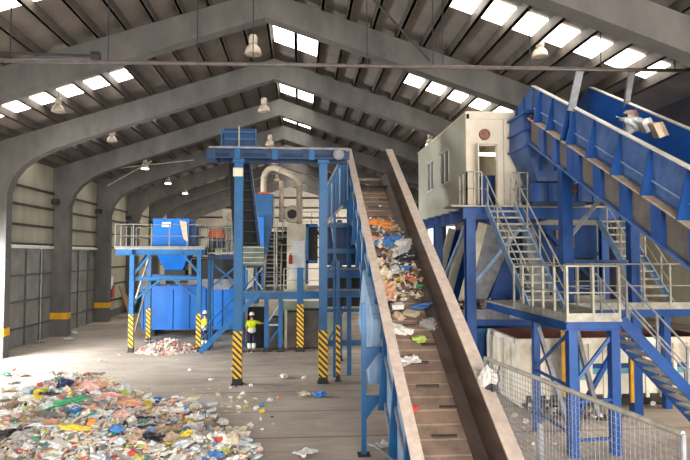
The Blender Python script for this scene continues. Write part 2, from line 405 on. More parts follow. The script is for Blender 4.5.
# ---------------------------------------------------------------- lamps
def make_lamp():
    t = thing('high_bay_lamp', (0, 0, 0), 'x', 'lamp', None)
    MB().lathe((0, 0, 0), [(0, .62), (.1, .62), (.14, .56), (.15, .36), (.1, .3), (0, .3)], 16).build('gear_housing', 'lampbell', t, True)
    MB().lathe((0, 0, 0), [(.06, .31), (.14, .28), (.24, .16), (.28, .02), (.29, -.04), (.27, -.04), (.26, .02), (.2, .15), (.1, .24)], 20).build('reflector', 'lampbell', t, True)
    MB().lathe((0, 0, 0), [(0, -.02), (.26, -.02), (.27, -.05), (.2, -.09), (0, -.1)], 20).build('lens', 'lampoff', t, True)
    MB().tube([(0, 0, .62), (0, 0, 1.0)], .015, 6).build('cord', 'cable', t)
    return t
def make_lit():
    t = make_lamp()
    for c in t.children:
        if c.name.startswith('lens'): c.data.materials[0] = M['lampglow']
        if c.name.startswith('reflector'): c.data.materials[0] = M['lampbell']
    return t
la, ll = make_lamp(), make_lit()
used = set()
def place_lamp(px, py, Y, lit, label):
    src = ll if lit else la
    o = src if src.name not in used else copy_tree(src)
    used.add(src.name); used.add(o.name)
    o.location = on_y(px, py+3, Y); o.scale = (.85,)*3; o['label'] = label; o['group'] = 'high bay lamps under the roof'
for a in ((253, 50, 16.4, 0, 'nearest unlit bell lamp under the ridge, above the service pipe'),
          (264, 108, 22.8, 0, 'second unlit bell lamp under the ridge'),
          (270, 142, 29.3, 0, 'third bell lamp under the ridge, above the transverse conveyor'),
          (275, 161, 35.7, 0, 'fourth bell lamp under the ridge, just below the transverse conveyor'),
          (277, 178, 42.2, 0, 'fifth and farthest bell lamp under the ridge, beside the cream duct'),
          (58, 108, 22.8, 0, 'unlit bell lamp in front of the left skylight row'),
          (112, 138, 29.3, 0, 'small unlit bell lamp under the left roof slope, second of its row'),
          (145, 165, 35.7, 1, 'brightest lit lamp under the left roof slope with crossing braces'),
          (168, 180, 42.2, 1, 'lit lamp under the left roof slope, behind the brightest one'),
          (185, 190, 48.6, 1, 'farthest lit lamp under the left roof slope'),
          (540, 53, 16.4, 0, 'unlit bell lamp under the big right skylight row'),
          (430, 141, 29.3, 1, 'lit lamp above the roof corner of the cream cabin')):
    place_lamp(*a)

# ================================================================ railings, stairs, platforms
def seg_posts(pts, spacing):
    out = []
    for a, b in zip(pts, pts[1:]):
        a, b = Vector(a), Vector(b); L = (b-a).length; n = max(1, round(L/spacing))
        out += [a+(b-a)*i/n for i in range(n)]
    out.append(Vector(pts[-1])); return out
def railing(t, pts, h=1.1, spacing=.9, r=.022, m='galv', mids=1, toe=True, postr=.022):
    P = [Vector(p) for p in pts]; up = Vector((0, 0, 1))
    MB().tube([p+up*h for p in P], r, 8).build('handrail', m, t)
    for j in range(mids):
        MB().tube([p+up*h*(j+1)/(mids+1) for p in P], r*.8, 6).build('midrail', m, t)
    for p in seg_posts(pts, spacing):
        MB().bar(p, p+up*h, postr*2, postr*2).build('post', m, t)
    if toe:
        for a, b in zip(P, P[1:]):
            MB().bar(a+up*.07, b+up*.07, .02, .14).build('toe_board', m, t)

def stair(name, label, base, top, width, wdir, n, mt='galv', ms='blue', tread_d=.26, rails=(True, True), railmat='galv', h=.95, treads_solid=False):
    """base/top: foot and head of the first stringer; wdir: unit vector across."""
    base, top = Vector(base), Vector(top); w = Vector(wdir)*width
    t = thing(name, base, label, 'stairs')
    run = Vector((top.x-base.x, top.y-base.y, 0)); rd = run.normalized()
    for o in (Vector((0, 0, 0)), w):
        MB().bar(base+o, top+o, .05, .24).build('stringer', ms, t)
    for i in range(1, n+1):
        c = base+(top-base)*(i/(n+1))
        a = MB(); a.bar(c+rd*0, c+w, tread_d, .05, up=(0, 0, 1)); a.build('tread', mt, t)
    for on, o in zip(rails, (Vector((0, 0, 0)), w)):
        if not on: continue
        up = Vector((0, 0, 1))
        MB().tube([base+o+up*h, top+o+up*h], .024, 8).build('handrail', railmat, t)
        MB().tube([base+o+up*h*.55, top+o+up*h*.55], .018, 6).build('midrail', railmat, t)
        for k in range(4):
            c = base+(top-base)*((k+.6)/3.8)+o
            MB().bar(c, c+up*h, .045, .045).build('post', railmat, t)
    return t

def column(t, x, y, z1, w=.3, haz=1.8, m='blue', z0=0, hm='hazard', d=None):
    d = d or w
    c = MB(); c.bar((x, y, z0), (x, y, z1), w, d, up=(0, 1, 0))
    if w > .22:
        c = MB(); c.ibeam((x, y, z0), (x, y, z1), w, d, .035, up=(0, 1, 0))
        c.box(x-w/2+.02, x+w/2-.02, y-d/2+.06, y-d/2+.08, z0, z1)
    o = c.build('column', m, t)
    if haz:
        MB().box(x-w/2-.012, x+w/2+.012, y-d/2-.012, y+d/2+.012, .22, haz).build('hazard_band', hm, o)
    MB().box(x-w/2-.06, x+w/2+.06, y-d/2-.06, y+d/2+.06, 0, .03).box(x-w/2-.015, x+w/2+.015, y-d/2-.015, y+d/2+.015, .03, .22).build('base_plate', 'dark', o)
    return o

# ---- tall gantry with the transverse conveyor on top
t = thing('conveyor_gantry', (-2.16, 20.3, 0), 'tall blue gantry on two striped columns carrying the transverse conveyor', 'gantry')
column(t, -2.16, 20.3, 7.8, .29, 1.85); column(t, .82, 20.3, 7.8, .29, 1.85)
for x in (-2.16, .82):
    o = MB().box(x-.2, x+.2, 20.1, 20.5, 7.75, 7.88).build('cap_plate', 'blue', t)
MB().box(-2.34, -2.0, 20.05, 20.1, 7.25, 7.55).build('junction_box', 'cream', t)
t = thing('transverse_conveyor', (-1, 20.6, 7.9), 'blue belt conveyor lying across the top of the tall gantry', 'conveyor')
MB().ibeam((-3.25, 20.15, 8.05), (1.75, 20.15, 8.05), .12, .3, .05).build('side_frame', 'navy', t)
MB().ibeam((-3.25, 21.1, 8.05), (1.75, 21.1, 8.05), .12, .3, .05).build('side_frame', 'navy', t)
MB().box(-3.5, 1.7, 20.2, 21.05, 8.1, 8.15).build('belt', 'rubber', t)
MB().box(-3.2, 1.7, 20.10, 20.14, 8.24, 8.31).build('skirt_rail', 'greysteel', t)
MB().box(-3.2, 1.7, 20.13, 20.17, 7.92, 8.18).build('web_plate', 'navy', t)
for x in (-2.2, -.9, .4):
    MB().box(x-.1, x+.1, 20.06, 20.12, 7.86, 8.24).build('rib', 'blue', t)
for x in (-2.9, -1.6, -.3, .9):
    MB().tube([(x-.4, 20.12, 8.02), (x+.4, 20.12, 8.02)], .05, 8).build('return_roller', 'navy', t)
MB().lathe((1.35, 20.05, 8.06), [(0, 0), (.2, 0), (.2, -.12), (.12, -.16), (0, -.16)], 16, axis='y').build('drive_drum', 'greysteel', t)
MB().box(-3.26, -2.95, 20.05, 21.1, 7.85, 8.2).build('tail_housing', 'navy', t)
t = thing('feed_hopper', (-2.2, 21.2, 8.3), 'dark blue ribbed box standing on the left end of the transverse conveyor', 'hopper')
MB().hexa([(-2.75, 20.9, 8.32), (-1.72, 20.9, 8.32), (-1.72, 22, 8.32), (-2.75, 22, 8.32)], [(-2.8, 20.9, 9.12), (-1.68, 20.9, 9.12), (-1.68, 22, 9.12), (-2.8, 22, 9.12)]).build('body', 'navy', t)
for z in (8.45, 8.72, 8.98): MB().box(-2.8, -1.66, 20.83, 20.9, z-.03, z+.03).build('rib', 'blue', t)
MB().box(-2.25, -2.2, 20.8, 20.86, 8.2, 9.2).build('post', 'galv', t)
for x in (-2.85, -1.62): MB().box(x-.03, x+.03, 20.8, 20.86, 8.3, 9.1).build('post', 'blue', t)

# ---- left platform over the blue skip
PX0, PX1, PY0, PY1, PZ = -8.55, -4.45, 27.2, 30.6, 4.85
t = thing('hopper_platform', (-6.3, 28.8, 0), 'blue steel platform with grey railings over the bright blue skip', 'platform')
MB().box(PX0, PX1, PY0, PY1, PZ-.08, PZ).build('deck', 'galv', t)
MB().box(PX0-.03, PX1+.03, PY0-.06, PY0, PZ-.06, PZ+.06).build('toe_board', 'galvdull', t)
for y in (PY0+.15, PY1-.15): MB().ibeam((PX0, y, PZ-.22), (PX1, y, PZ-.22), .16, .28).build('deck_beam', 'blue', t)
for x in (-7.8, -4.62): MB().ibeam((x, PY0, PZ-.22), (x, PY1, PZ-.22), .16, .28).build('deck_beam', 'blue', t)
MB().ibeam((-7.8, 27.35, 3.4), (-4.62, 27.35, 3.4), .14, .18).build('tie_beam', 'blue', t)
MB().ibeam((-7.8, 30.4, 3.4), (-4.62, 30.4, 3.4), .14, .18).build('tie_beam', 'blue', t)
for x, y in ((-7.8, 27.35), (-4.72, 27.35), (-7.8, 30.4), (-4.62, 30.4)): column(t, x, y, PZ-.3, .2, 1.75, hm='hazardthin')
for a, b in (((-7.8, 3.5), (-6.9, 4.65)), ((-4.62, 3.5), (-5.6, 4.65)), ((-7.8, 2.3), (-6.5, 3.35)), ((-4.62, 2.3), (-5.9, 3.35))):
    MB().bar((a[0], 27.35, a[1]), (b[0], 27.35, b[1]), .09, .09).build('brace', 'blue', t)
for y0_, y1_ in ((27.4, 30.4),):
    MB().bar((-7.8, 27.4, .4), (-7.8, 30.3, 3.3), .07, .07).build('brace', 'galvdull', t)
    MB().bar((-7.8, 27.4, 3.5), (-7.8, 30.3, 4.7), .09, .09).build('brace', 'blue', t)
railing(t, [(PX1, PY0, PZ), (PX0, PY0, PZ), (PX0, PY1, PZ), (PX1, PY1, PZ)], 1.08, .8, toe=False, m='galvdull')
MB().bar((-7.75, 27.6, 2.2), (-7.35, 28.8, 4.6), .08, .1).build('brace', 'galv', t)
t = thing('blue_hopper', (-6.2, 28.9, 4.85), 'bright blue hopper box set through the deck of the hopper platform', 'hopper')
MB().box(-7.05, -5.35, 28.0, 29.8, 4.86, 6.25).build('bin', 'bluebright', t)
MB().hexa([(-6.6, 28.6, 3.75), (-5.75, 28.6, 3.75), (-5.75, 29.2, 3.75), (-6.6, 29.2, 3.75)], [(-7.0, 28.1, 4.76), (-5.3, 28.1, 4.76), (-5.3, 29.7, 4.76), (-7.0, 29.7, 4.76)]).build('funnel', 'bluebright', t)
MB().box(-6.6, -5.6, 28.5, 29.3, 3.5, 3.75).build('outlet_flange', 'dark', t)
MB().box(-6.62, -6.2, 27.96, 28.0, 5.85, 6.08).build('notice_plate', 'white', t)
MB().box(-6.5, -6.28, 27.95, 27.96, 5.95, 5.985).build('notice_writing', 'red', t)
MB().box(-5.55, -5.0, 28.1, 28.7, 4.9, 5.9).build('drive_housing', 'navy', t)
t = thing('rag', (-5.4, 27.2, 5.9), 'beige cloth hanging over the railing beside the blue hopper', 'cloth')
MB().hexa([(-5.42, 27.12, 5.25), (-5.22, 27.12, 5.1), (-5.2, 27.22, 5.1), (-5.4, 27.22, 5.25)], [(-5.62, 27.12, 6.12), (-5.3, 27.12, 6.05), (-5.3, 27.24, 6.05), (-5.62, 27.24, 6.12)]).build('cloth', TR['beige'], t)
t = thing('conveyor_motor', (-3.9, 29, 5.6), 'orange motor cover standing right of the blue hopper', 'motor')
MB().hexa([(-4.6, 28.6, 5.35), (-3.75, 28.6, 5.35), (-3.75, 29.3, 5.35), (-4.6, 29.3, 5.35)], [(-4.45, 28.7, 5.85), (-3.85, 28.7, 5.85), (-3.85, 29.2, 5.85), (-4.45, 29.2, 5.85)]).build('cover', 'orange', t)
MB().box(-4.5, -3.8, 28.65, 29.25, 4.86, 5.35).build('stand', 'navy', t)
t = thing('control_cabinet', (-3.4, 31, 4.9), 'cream control cabinet with a round gauge behind the orange motor cover', 'cabinet')
MB().box(-4.15, -3.3, 31, 31.5, 4.3, 6.95).build('body', 'cream', t)
MB().lathe((-3.72, 30.97, 6.55), [(0, -.03), (.22, -.03), (.25, .03)], 16, axis='y').build('gauge', 'duct', t)
MB().box(-4.05, -3.5, 30.96, 31, 5.75, 6.1).build('panel', 'palegreen', t)
# walkway from the platform to the gantry with many uprights
t = thing('walkway', (-3.6, 28, 4.85), 'short walkway with closely spaced railing bars between hopper platform and gantry', 'walkway')
MB().box(-4.4, -2.6, 27.6, 28.6, 4.55, 4.62).build('deck', 'galv', t)
MB().ibeam((-4.4, 27.7, 4.4), (-2.6, 27.7, 4.4), .14, .22).build('deck_beam', 'navy', t)
MB().ibeam((-4.4, 28.5, 4.4), (-2.6, 28.5, 4.4), .14, .22).build('deck_beam', 'navy', t)
railing(t, [(-4.4, 27.62, 4.62), (-2.6, 27.62, 4.62)], 1.2, .22, toe=False, m='galvdull')
railing(t, [(-4.4, 28.58, 4.62), (-2.6, 28.58, 4.62)], 1.2, .45, toe=False, m='galvdull')
for x in (-4.3, -2.75):
    for y in (27.7, 28.5): MB().bar((x, y, 0), (x, y, 4.3), .14, .14).build('column', 'blue', t)
MB().bar((-4.3, 27.7, 2.9), (-2.75, 27.7, 4.2), .07, .07).build('brace', 'blue', t)
MB().bar((-4.3, 27.7, 4.2), (-2.75, 27.7, 2.9), .07, .07).build('brace', 'blue', t)
t = thing('roller_screen', (-3.9, 29.4, 3), 'dark boxy screening machine below the walkway', 'machine')
MB().box(-5.4, -2.9, 29.0, 31.6, 3.3, 4.3).build('housing', 'dark', t)
MB().hexa([(-4.6, 29.3, 2.75), (-3.6, 29.3, 2.75), (-3.6, 30.7, 2.75), (-4.6, 30.7, 2.75)], [(-5.2, 29.1, 3.3), (-3.0, 29.1, 3.3), (-3.0, 30.9, 3.3), (-5.2, 30.9, 3.3)]).build('chute', 'greysteel', t)
# blue skip
t = thing('blue_skip', (-6.3, 33.5, 0), 'large bright blue waste skip standing under and behind the hopper platform', 'skip')
MB().box(-8.75, -3.3, 32.6, 35.2, .35, 2.75).build('body', 'bluebright', t)
MB().box(-8.82, -3.23, 32.52, 32.6, 2.62, 2.78).build('top_rim', 'bluebright', t)
for x in (-8.7, -7.1, -6.2, -5.3, -4.4, -3.4): MB().box(x-.05, x+.05, 32.53, 32.6, .4, 2.6).build('rib', 'bluebright', t)
for x in (-8.2, -5.9, -3.8): MB().box(x-.12, x+.12, 32.8, 35, 0, .35).build('foot', 'dark', t)
# transverse stairs to the middle platform
t = stair('ground_stairs', 'blue open stairs rising from the floor beside the worker at the striped column', (-4.5, 26.4, .1), (-1.85, 26.4, 2.75), .6, (0, 1, 0), 9, mt='blue', ms='blue', railmat='blue', h=.95, rails=(True, True))
# ---- middle platform
t = thing('middle_platform', (0, 28, 0), 'blue middle platform on columns above the grey cabinets', 'platform')
MB().ibeam((-2.6, 26.9, 2.61), (2.2, 26.9, 2.61), .2, .33, .05).build('front_beam', 'blue', t)
MB().box(-2.6, 2.2, 26.79, 26.8, 2.47, 2.75).build('fascia', 'blue', t)
MB().ibeam((-2.6, 32, 2.61), (2.2, 32, 2.61), .2, .33, .05).build('rear_beam', 'blue', t)
MB().box(-2.6, 2.2, 26.9, 32.1, 2.775, 2.8).build('deck', 'greysteel', t)
for x in (-1.55, -.9): column(t, x, 26.95, 2.45, .2, 0)
column(t, .02, 26.95, 3.9, .3, 2.2)
column(t, -2.74, 26.95, 2.4, .14, 1.9, hm='hazardthin')
for x in (-2.4, 0, 2.1): column(t, x, 31.8, 2.3, .2, 0)
MB().bar((-1.5, 26.9, .35), (-.95, 26.9, 1.1), .07, .07).build('brace', 'blue', t)
MB().bar((-1.5, 26.9, 1.35), (-.95, 26.9, 2.2), .07, .07).build('brace', 'bluepale', t)
MB().bar((-1.55, 26.9, 1.25), (-.9, 26.9, 1.25), .07, .09).build('brace', 'bluepale', t)
railing(t, [(-.75, 27.0, 2.76), (0, 27.0, 2.76), (2.1, 27.0, 2.76)], 1.1, .9, toe=True)
t = thing('doorway_panel', (-1.9, 28.1, 0), 'black open doorway with a pale lintel beside the worker', 'doorway')
MB().box(-2.5, -1.5, 28.1, 28.2, 0, 2.0).build('opening_shade', 'rubber', t)  # black sheet paints the shade inside the doorway
MB().box(-2.55, -1.45, 28.0, 28.2, 2.0, 2.15).build('lintel', 'galv', t)
MB().box(-1.58, -1.48, 27.95, 28.2, 0, 2.0).build('jamb', 'galv', t)
MB().box(-2.6, -2.5, 27.95, 28.2, 0, 2.0).build('jamb', 'greybrown', t)
for i, (x0, x1, z1, lb) in enumerate(((-.95+.35, .12, 1.75, 'grey brown cabinet on the floor left of the thick striped post'), (.2, 1.05, 1.85, 'grey brown cabinet on the floor right of the thick striped post'), (-1.45, -1.0, 1.5, 'low grey brown box behind the braced blue columns'))):
    t = thing('floor_cabinet', ((x0+x1)/2, 28, 0), lb, 'cabinet', 'grey cabinets under the middle platform')
    MB().box(x0, x1, 27.6, 28.6, .06, z1).build('body', 'greybrown', t)
    MB().box(x0+.03, x1-.03, 27.57, 27.6, .15, z1-.06).build('door', 'greybrown', t)
    MB().box(x0+.02, x1-.02, 27.65, 28.5, 0, .06).build('plinth', 'dark', t)
t = thing('machine_guard', (.2, 29.2, 0), 'pale green guard panel showing behind the grey floor cabinets', 'panel')
MB().box(-.9, 1.9, 29.2, 29.3, .2, 2.15).build('panel', 'palegreen', t)
for x in (-.9, .05, 1.0, 1.9): MB().box(x-.04, x+.04, 29.15, 29.2, 0, 2.2).build('post', 'cream', t)
t = thing('upright_board', (-.62, 27.4, 0), 'narrow cream board standing upright beside the blue column', 'board')
MB().box(-.72, -.6, 27.35, 27.4, 0.1, 1.9).build('board', 'cream', t)
t = thing('leaning_post', (-3.0, 26.9, 0), 'short brown plank leaning at the foot of the ground stairs', 'plank')
MB().bar((-3.15, 26.9, .0), (-2.85, 27.0, 1.25), .12, .04).build('plank', 'wood', t)

stair('depth_stairs', 'dark grey stairs climbing away from the middle platform', (-1.75, 28.2, 2.76), (-1.75, 31.4, 5.8), .8, (1, 0, 0), 13, mt='greysteel', ms='galv', railmat='galv')
t = thing('dark_backing', (-1.3, 32.8, 2.8), 'dark backing box added as shade behind the depth stairs', 'machine')  # dark box added to give the stairs a shaded background
MB().box(-2.3, -.6, 32.0, 33.5, 2.85, 5.6).build('housing', 'dark', t)
for z in (3.4, 4.2, 5.0): MB().box(-2.3, -.6, 31.94, 32.0, z-.03, z+.03).build('band', 'greysteel', t)
t = thing('upper_deck', (0, 32.5, 5.8), 'upper machine deck behind the depth stairs', 'platform')
MB().box(-2.6, 2.1, 31.5, 34.5, 5.7, 5.78).build('deck', 'dark', t)
for x in (-2.5, 0, 2.0):
    for y in (31.7, 34.3): MB().bar((x, y, 2.78 if y < 32 else 0), (x, y, 5.7), .16, .16).build('column', 'blue', t)
railing(t, [(-.85, 31.55, 5.78), (2.1, 31.55, 5.78)], 1.1, .7)
# steep black conveyor
t = thing('steep_belt_conveyor', (-2.3, 24, 4.5), 'steep black belt conveyor with blue side frame behind the left gantry column', 'conveyor')
A, B = Vector((-2.1, 22.6, 4.7)), Vector((-2.85, 26.6, 8.9))
MB().bar(A, B, .95, .1).build('belt', 'rubber', t)
MB().bar(A+Vector((.5, 0, .02)), B+Vector((.46, 0, .02)), .1, .3).build('side_frame', 'navy', t)
MB().bar(A+Vector((.56, 0, .15)), B+Vector((.52, 0, .15)), .03, .04).build('edge_strip', 'galv', t)
for k in range(9):
    c = A+(B-A)*(k+.5)/9; MB().box(c.x-.44, c.x+.44, c.y-.1, c.y-.02, c.z+.02, c.z+.06).build('cleat', 'dark', t)
for x in (-2.5, -1.75): MB().bar((x, 27.1, 2.8), (x, 27.1, 6.0), .12, .12).build('leg', 'blue', t)
MB().bar((-2.5, 27.0, 2.9), (-1.75, 27.0, 3.9), .05, .05).build('brace', 'galv', t)
MB().bar((-2.5, 27.0, 3.9), (-1.75, 27.0, 2.9), .05, .05).build('brace', 'galv', t)
MB().box(-2.5, -1.75, 27.0, 27.1, 3.9, 4.3).build('crossbar', 'dark', t)
t = thing('slatted_chute', (-1.9, 22.5, 4.4), 'grey green slatted chute at the foot of the steep black conveyor', 'chute')
MB().hexa([(-2.35, 22.3, 4.1), (-1.4, 22.3, 4.1), (-1.4, 22.4, 4.1), (-2.35, 22.4, 4.1)], [(-2.35, 22.5, 4.85), (-1.4, 22.5, 4.85), (-1.4, 22.6, 4.85), (-2.35, 22.6, 4.85)]).build('plate', 'greengrey', t)
for z in (4.2, 4.4, 4.6, 4.8): MB().box(-2.35, -1.4, 22.26+(z-4.1)*.25, 22.32+(z-4.1)*.25, z-.02, z+.02).build('slat', 'galv', t)
# blue cyclone with orange cap
t = thing('dust_cyclone', (-1.75, 27.6, 5), 'blue tapering dust collector box with an orange cap', 'dust collector')
MB().box(-2.15, -1.3, 27.2, 28.0, 5.95, 7.4).build('body', 'blue', t)
MB().hexa([(-1.85, 27.4, 4.55), (-1.55, 27.4, 4.55), (-1.55, 27.7, 4.55), (-1.85, 27.7, 4.55)], [(-2.12, 27.2, 5.95), (-1.33, 27.2, 5.95), (-1.33, 28.0, 5.95), (-2.12, 28.0, 5.95)]).build('cone', 'blue', t)
MB().box(-2.0, -1.5, 27.4, 27.9, 7.4, 7.52).build('cap', 'orange', t)
for x in (-2.2, -1.22): MB().bar((x, 27.3, 2.76), (x, 27.3, 7.2), .05, .05).build('leg', 'galv', t)
MB().box(-2.1, -1.7, 27.0, 27.2, 4.9, 6.3).build('side_box', 'bluebright', t)
# ducts
t = thing('cream_duct', (-1.8, 28.6, 7.5), 'thick cream duct arching from the orange cap over to the white unit', 'duct')
pts = [(-1.78, 27.7, 7.5), (-1.78, 28.2, 8.2), (-1.7, 28.4, 8.62), (-1.4, 28.6, 8.88), (-1.0, 28.7, 8.82), (-.2, 28.8, 8.5), (.15, 28.8, 8.25), (.3, 28.8, 7.8), (.32, 28.8, 7.0), (.32, 28.8, 6.05)]
pts = [on_y(263.5, 195, 28.4), on_y(264, 178, 28.4), on_y(267, 171, 28.4), on_y(273, 168, 28.4), on_y(280, 170, 28.4), on_y(290, 174, 28.4), on_y(296, 179, 28.4), on_y(299, 187, 28.4), on_y(299.5, 205, 28.4), on_y(299.5, 224, 28.4)]
sm = []
for i in range(len(pts)-1):
    for k in range(3):
        tt = k/3; p0 = pts[max(0, i-1)]; p1 = pts[i]; p2 = pts[i+1]; p3 = pts[min(len(pts)-1, i+2)]
        sm.append(.5*((2*p1)+(p2-p0)*tt+(2*p0-5*p1+4*p2-p3)*tt*tt+(3*p1-p0-3*p2+p3)*tt**3))
sm.append(pts[-1])
MB().tube(sm, .15, 14).build('duct', 'duct', t, True)
for i in (3, 12, 21): 
    d = (sm[i+1]-sm[i]).normalized()*.04; MB().tube([sm[i]-d, sm[i]+d], .18, 14).build('flange', 'galv', t)
t = thing('vent_stack', on_y(281, 222, 28.0), 'slim cream vertical pipe between the dust collector and the arching duct', 'pipe')
MB().tube([on_y(281.5, 222, 28.0), on_y(281.5, 181, 28.0)], .12, 12).build('pipe', 'duct', t, True)
t = thing('white_unit', (-.1, 28.5, 4), 'tall off white machine housing under the end of the arching duct', 'machine')
a, b = on_y(287, 224, 28), on_y(307, 270, 28)
MB().box(a.x, b.x, 28, 29.2, 2.78, a.z).build('housing', 'cream', t)
MB().box(a.x+.2, b.x-.12, 27.95, 28, 3.2, 5.2).build('door', 'white', t)
MB().box(a.x, b.x, 27.97, 28.0, 4.9, 4.94).build('seam', 'galv', t)
t = thing('duct_fan', on_y(293, 213, 28.6), 'round cream fan casing on top of the white machine housing', 'fan')
MB().lathe(on_y(293, 214, 28.3), [(0, 0), (.42, 0), (.46, .1), (.42, .35), (0, .35)], 20, axis='y').build('casing', 'duct', t)
MB().lathe(on_y(292, 214, 28.25), [(.0, -.02), (.22, -.02), (.24, .04)], 16, axis='y').build('inlet', 'dark', t)
t = thing('blue_door_frame', (.45, 27.5, 2.76), 'blue upright steel frame between the white housing and the right gantry column', 'frame')
MB().box(.28, .4, 27.4, 27.6, 3.1, 6.0).box(.28, .85, 27.4, 27.6, 5.85, 6.0).box(.28, .85, 27.4, 27.6, 4.1, 4.25).build('frame', 'blue', t)
MB().box(.4, .85, 27.5, 27.55, 4.25, 5.85).build('panel', 'dark', t)
t = thing('equipment_rack', (-.8, 29.5, 4.4), 'dark rack of machine parts beside the white housing', 'rack')
for z in (4.6, 5.0, 5.4, 5.8): MB().box(-1.2, -.45, 29.4, 30.2, z, z+.06).build('shelf', 'greysteel', t)
for x in (-1.2, -.45): MB().box(x-.03, x+.03, 29.4, 30.2, 2.76, 6.3).build('upright', 'cream', t)
MB().box(-1.1, -.6, 29.6, 30.1, 4.66, 4.98).box(-1.0, -.6, 29.6, 30.1, 5.06, 5.3).build('motor', 'dark', t)
t = thing('red_extinguisher', on_y(290.5, 258, 27.3), 'small red extinguisher hanging at the left edge of the white machine housing', 'extinguisher')
q = on_y(290.5, 264, 27.85)
MB().lathe((q.x, q.y, q.z), [(0, 0), (.08, 0), (.09, .05), (.09, .38), (.03, .46), (0, .47)], 12).build('cylinder', 'red', t, True)
MB().tube([(q.x, q.y, q.z+.46), (q.x, q.y, q.z+.52), (q.x+.08, q.y, q.z+.5)], .02, 6).build('nozzle', 'dark', t)
# gap-side machinery (behind the conveyor, left)
t = thing('discharge_tower', (1.3, 21, 0), 'blue steel tower of beams and dark bays between gantry column and big apron conveyor', 'tower')
column(t, 1.37, 20.55, 4.3, .12, 2.0, hm='hazardthin'); 
for y in (24.5,): column(t, .95, y, 6.0, .2, 0); column(t, 1.7, y, 6.0, .2, 0)
for z, hh in ((5.6, .14), (4.65, .18), (3.8, .3), (3.05, .24), (2.45, .12), (1.25, .2)): MB().ibeam((.95, 21.2, z), (2.5, 21.2, z), .14, hh, .03).build('crossbeam', 'blue', t)
for z in (5.68, 3.98, 3.2): MB().box(.95, 2.5, 21.25, 24.5, z-.03, z+.03).build('deck', 'greysteel', t)
MB().box(.98, 2.5, 22.2, 22.3, 4.1, 5.6).build('panel', 'navy', t)  # navy sheet paints the shade of the recess between crossbeams
MB().box(.98, 2.5, 22.2, 22.3, 2.5, 3.7).build('panel', 'dark', t)  # dark sheet paints the shade of the lower bay
MB().bar((1.0, 21.2, 3.9), (1.3, 21.2, 4.4), .05, .05).build('brace', 'blue', t)
MB().bar((1.0, 21.2, 1.2), (1.7, 21.2, 2.6), .05, .05).build('brace', 'blue', t)
for x, zb in ((1.28, 0), (2.4, 0)): MB().bar((x, 21.2, zb), (x, 21.2, 6), .1, .1).build('column', 'blue', t)
t = thing('head_guard', (1.4, 21.6, 6), 'deep blue ribbed guard hanging left of the upper end of the big apron conveyor', 'guard')
GP = [on_y(*q, 21.7) for q in ((346, 151), (326, 189), (326, 224), (343, 207), (352, 207), (352, 190))]
MB().extrude([(p.x, p.z) for p in GP], 21.7, 21.76).build('plate', 'blue', t)
for k in range(6):
    px = 327.5+k*4; a, b = on_y(px, 189-(px-326)*1.9+5, 21.62), on_y(px, 222-(px-326)*.9, 21.62)
    MB().bar(a, b, .06, .06).build('rib', 'bluepale' if k % 2 else 'blue', t)
MB().tube([on_y(346, 149, 21.6), on_y(325, 189, 21.6)], .03, 6).build('edge_rail', 'greysteel', t)
MB().tube([on_y(343, 206, 21.5), on_y(326, 222, 21.5)], .035, 6).build('lower_rail', 'galv', t)
MB().tube([on_y(331, 220, 21.4), on_y(336, 262, 21.4)], .035, 6).build('stay', 'greysteel', t)

# ================================================================ the big apron conveyor
def rz(Y): return 8.42*0-3.9+0.05+.568*Y      # rail-top height along Y
SL = .568
def cz(Y): return .572*Y-4.22                 # fitted rail top
YT, YB = 22.75, 6.4
t = thing('apron_conveyor', (2.8, 12, 0), 'large rusty apron conveyor climbing away from the camera with waste on its plates', 'conveyor')
def sloped(x0, x1, d0, d1, y0=YB, y1=YT, skew=0.0):
    m = MB()
    m.hexa([(x0, y0, cz(y0)-d1), (x1, y0, cz(y0)-d1), (x1, y1, cz(y1)-d1), (x0, y1, cz(y1)-d1)],
           [(x0, y0, cz(y0)-d0), (x1, y0, cz(y0)-d0), (x1, y1, cz(y1)-d0), (x0, y1, cz(y1)-d0)]); return m
sloped(1.83, 2.05, 0, .05).build('left_rail_flange', 'rail', t)
sloped(3.45, 3.72, 0, .05).build('right_rail_flange', 'rail', t)
sloped(1.97, 2.03, .05, 1.9).build('left_wall', 'rustwall', t)
rw = MB()
rw.hexa([(3.46, YB, cz(YB)-1.5), (3.52, YB, cz(YB)-1.5), (3.52, YT, cz(YT)-1.5), (3.46, YT, cz(YT)-1.5)],
        [(3.48, YB, cz(YB)-.05), (3.54, YB, cz(YB)-.05), (3.54, YT, cz(YT)-.05), (3.48, YT, cz(YT)-.05)])
rw.build('right_wall', 'rustwall', t)
sloped(2.03, 3.46, 1.84, 1.88).build('underside_plate', 'navy', t)
# slanted wear strip beside the plates
m = MB(); m.hexa([(3.26, YB, cz(YB)-1.2), (3.47, YB, cz(YB)-1.0), (3.47, YT, cz(YT)-1.0), (3.26, YT, cz(YT)-1.2)], [(3.26, YB, cz(YB)-1.17), (3.47, YB, cz(YB)-.97), (3.47, YT, cz(YT)-.97), (3.26, YT, cz(YT)-1.17)])
m.build('wear_strip', 'rustwall', t)
BD = 1.2
pl = MB(); y = YB; k = 0
while y < 21.6:
    y1 = min(y+.335, 21.7)
    pl.hexa([(2.03, y, cz(y)-BD-.06), (3.34, y, cz(y)-BD-.06), (3.34, y1-.015, cz(y1-.015)-BD-.06), (2.03, y1-.015, cz(y1-.015)-BD-.06)],
            [(2.03, y, cz(y)-BD), (3.34, y, cz(y)-BD), (3.34, y1-.015, cz(y1-.015)-BD-.025), (2.03, y1-.015, cz(y1-.015)-BD-.025)])
    y += .335; k += 1
pl.build('plates', 'belt', t)
sloped(2.03, 3.4, 1.28, 1.34, YB, 21.7).build('plate_bed', 'cleat', t)
y = 6.9; k = 0
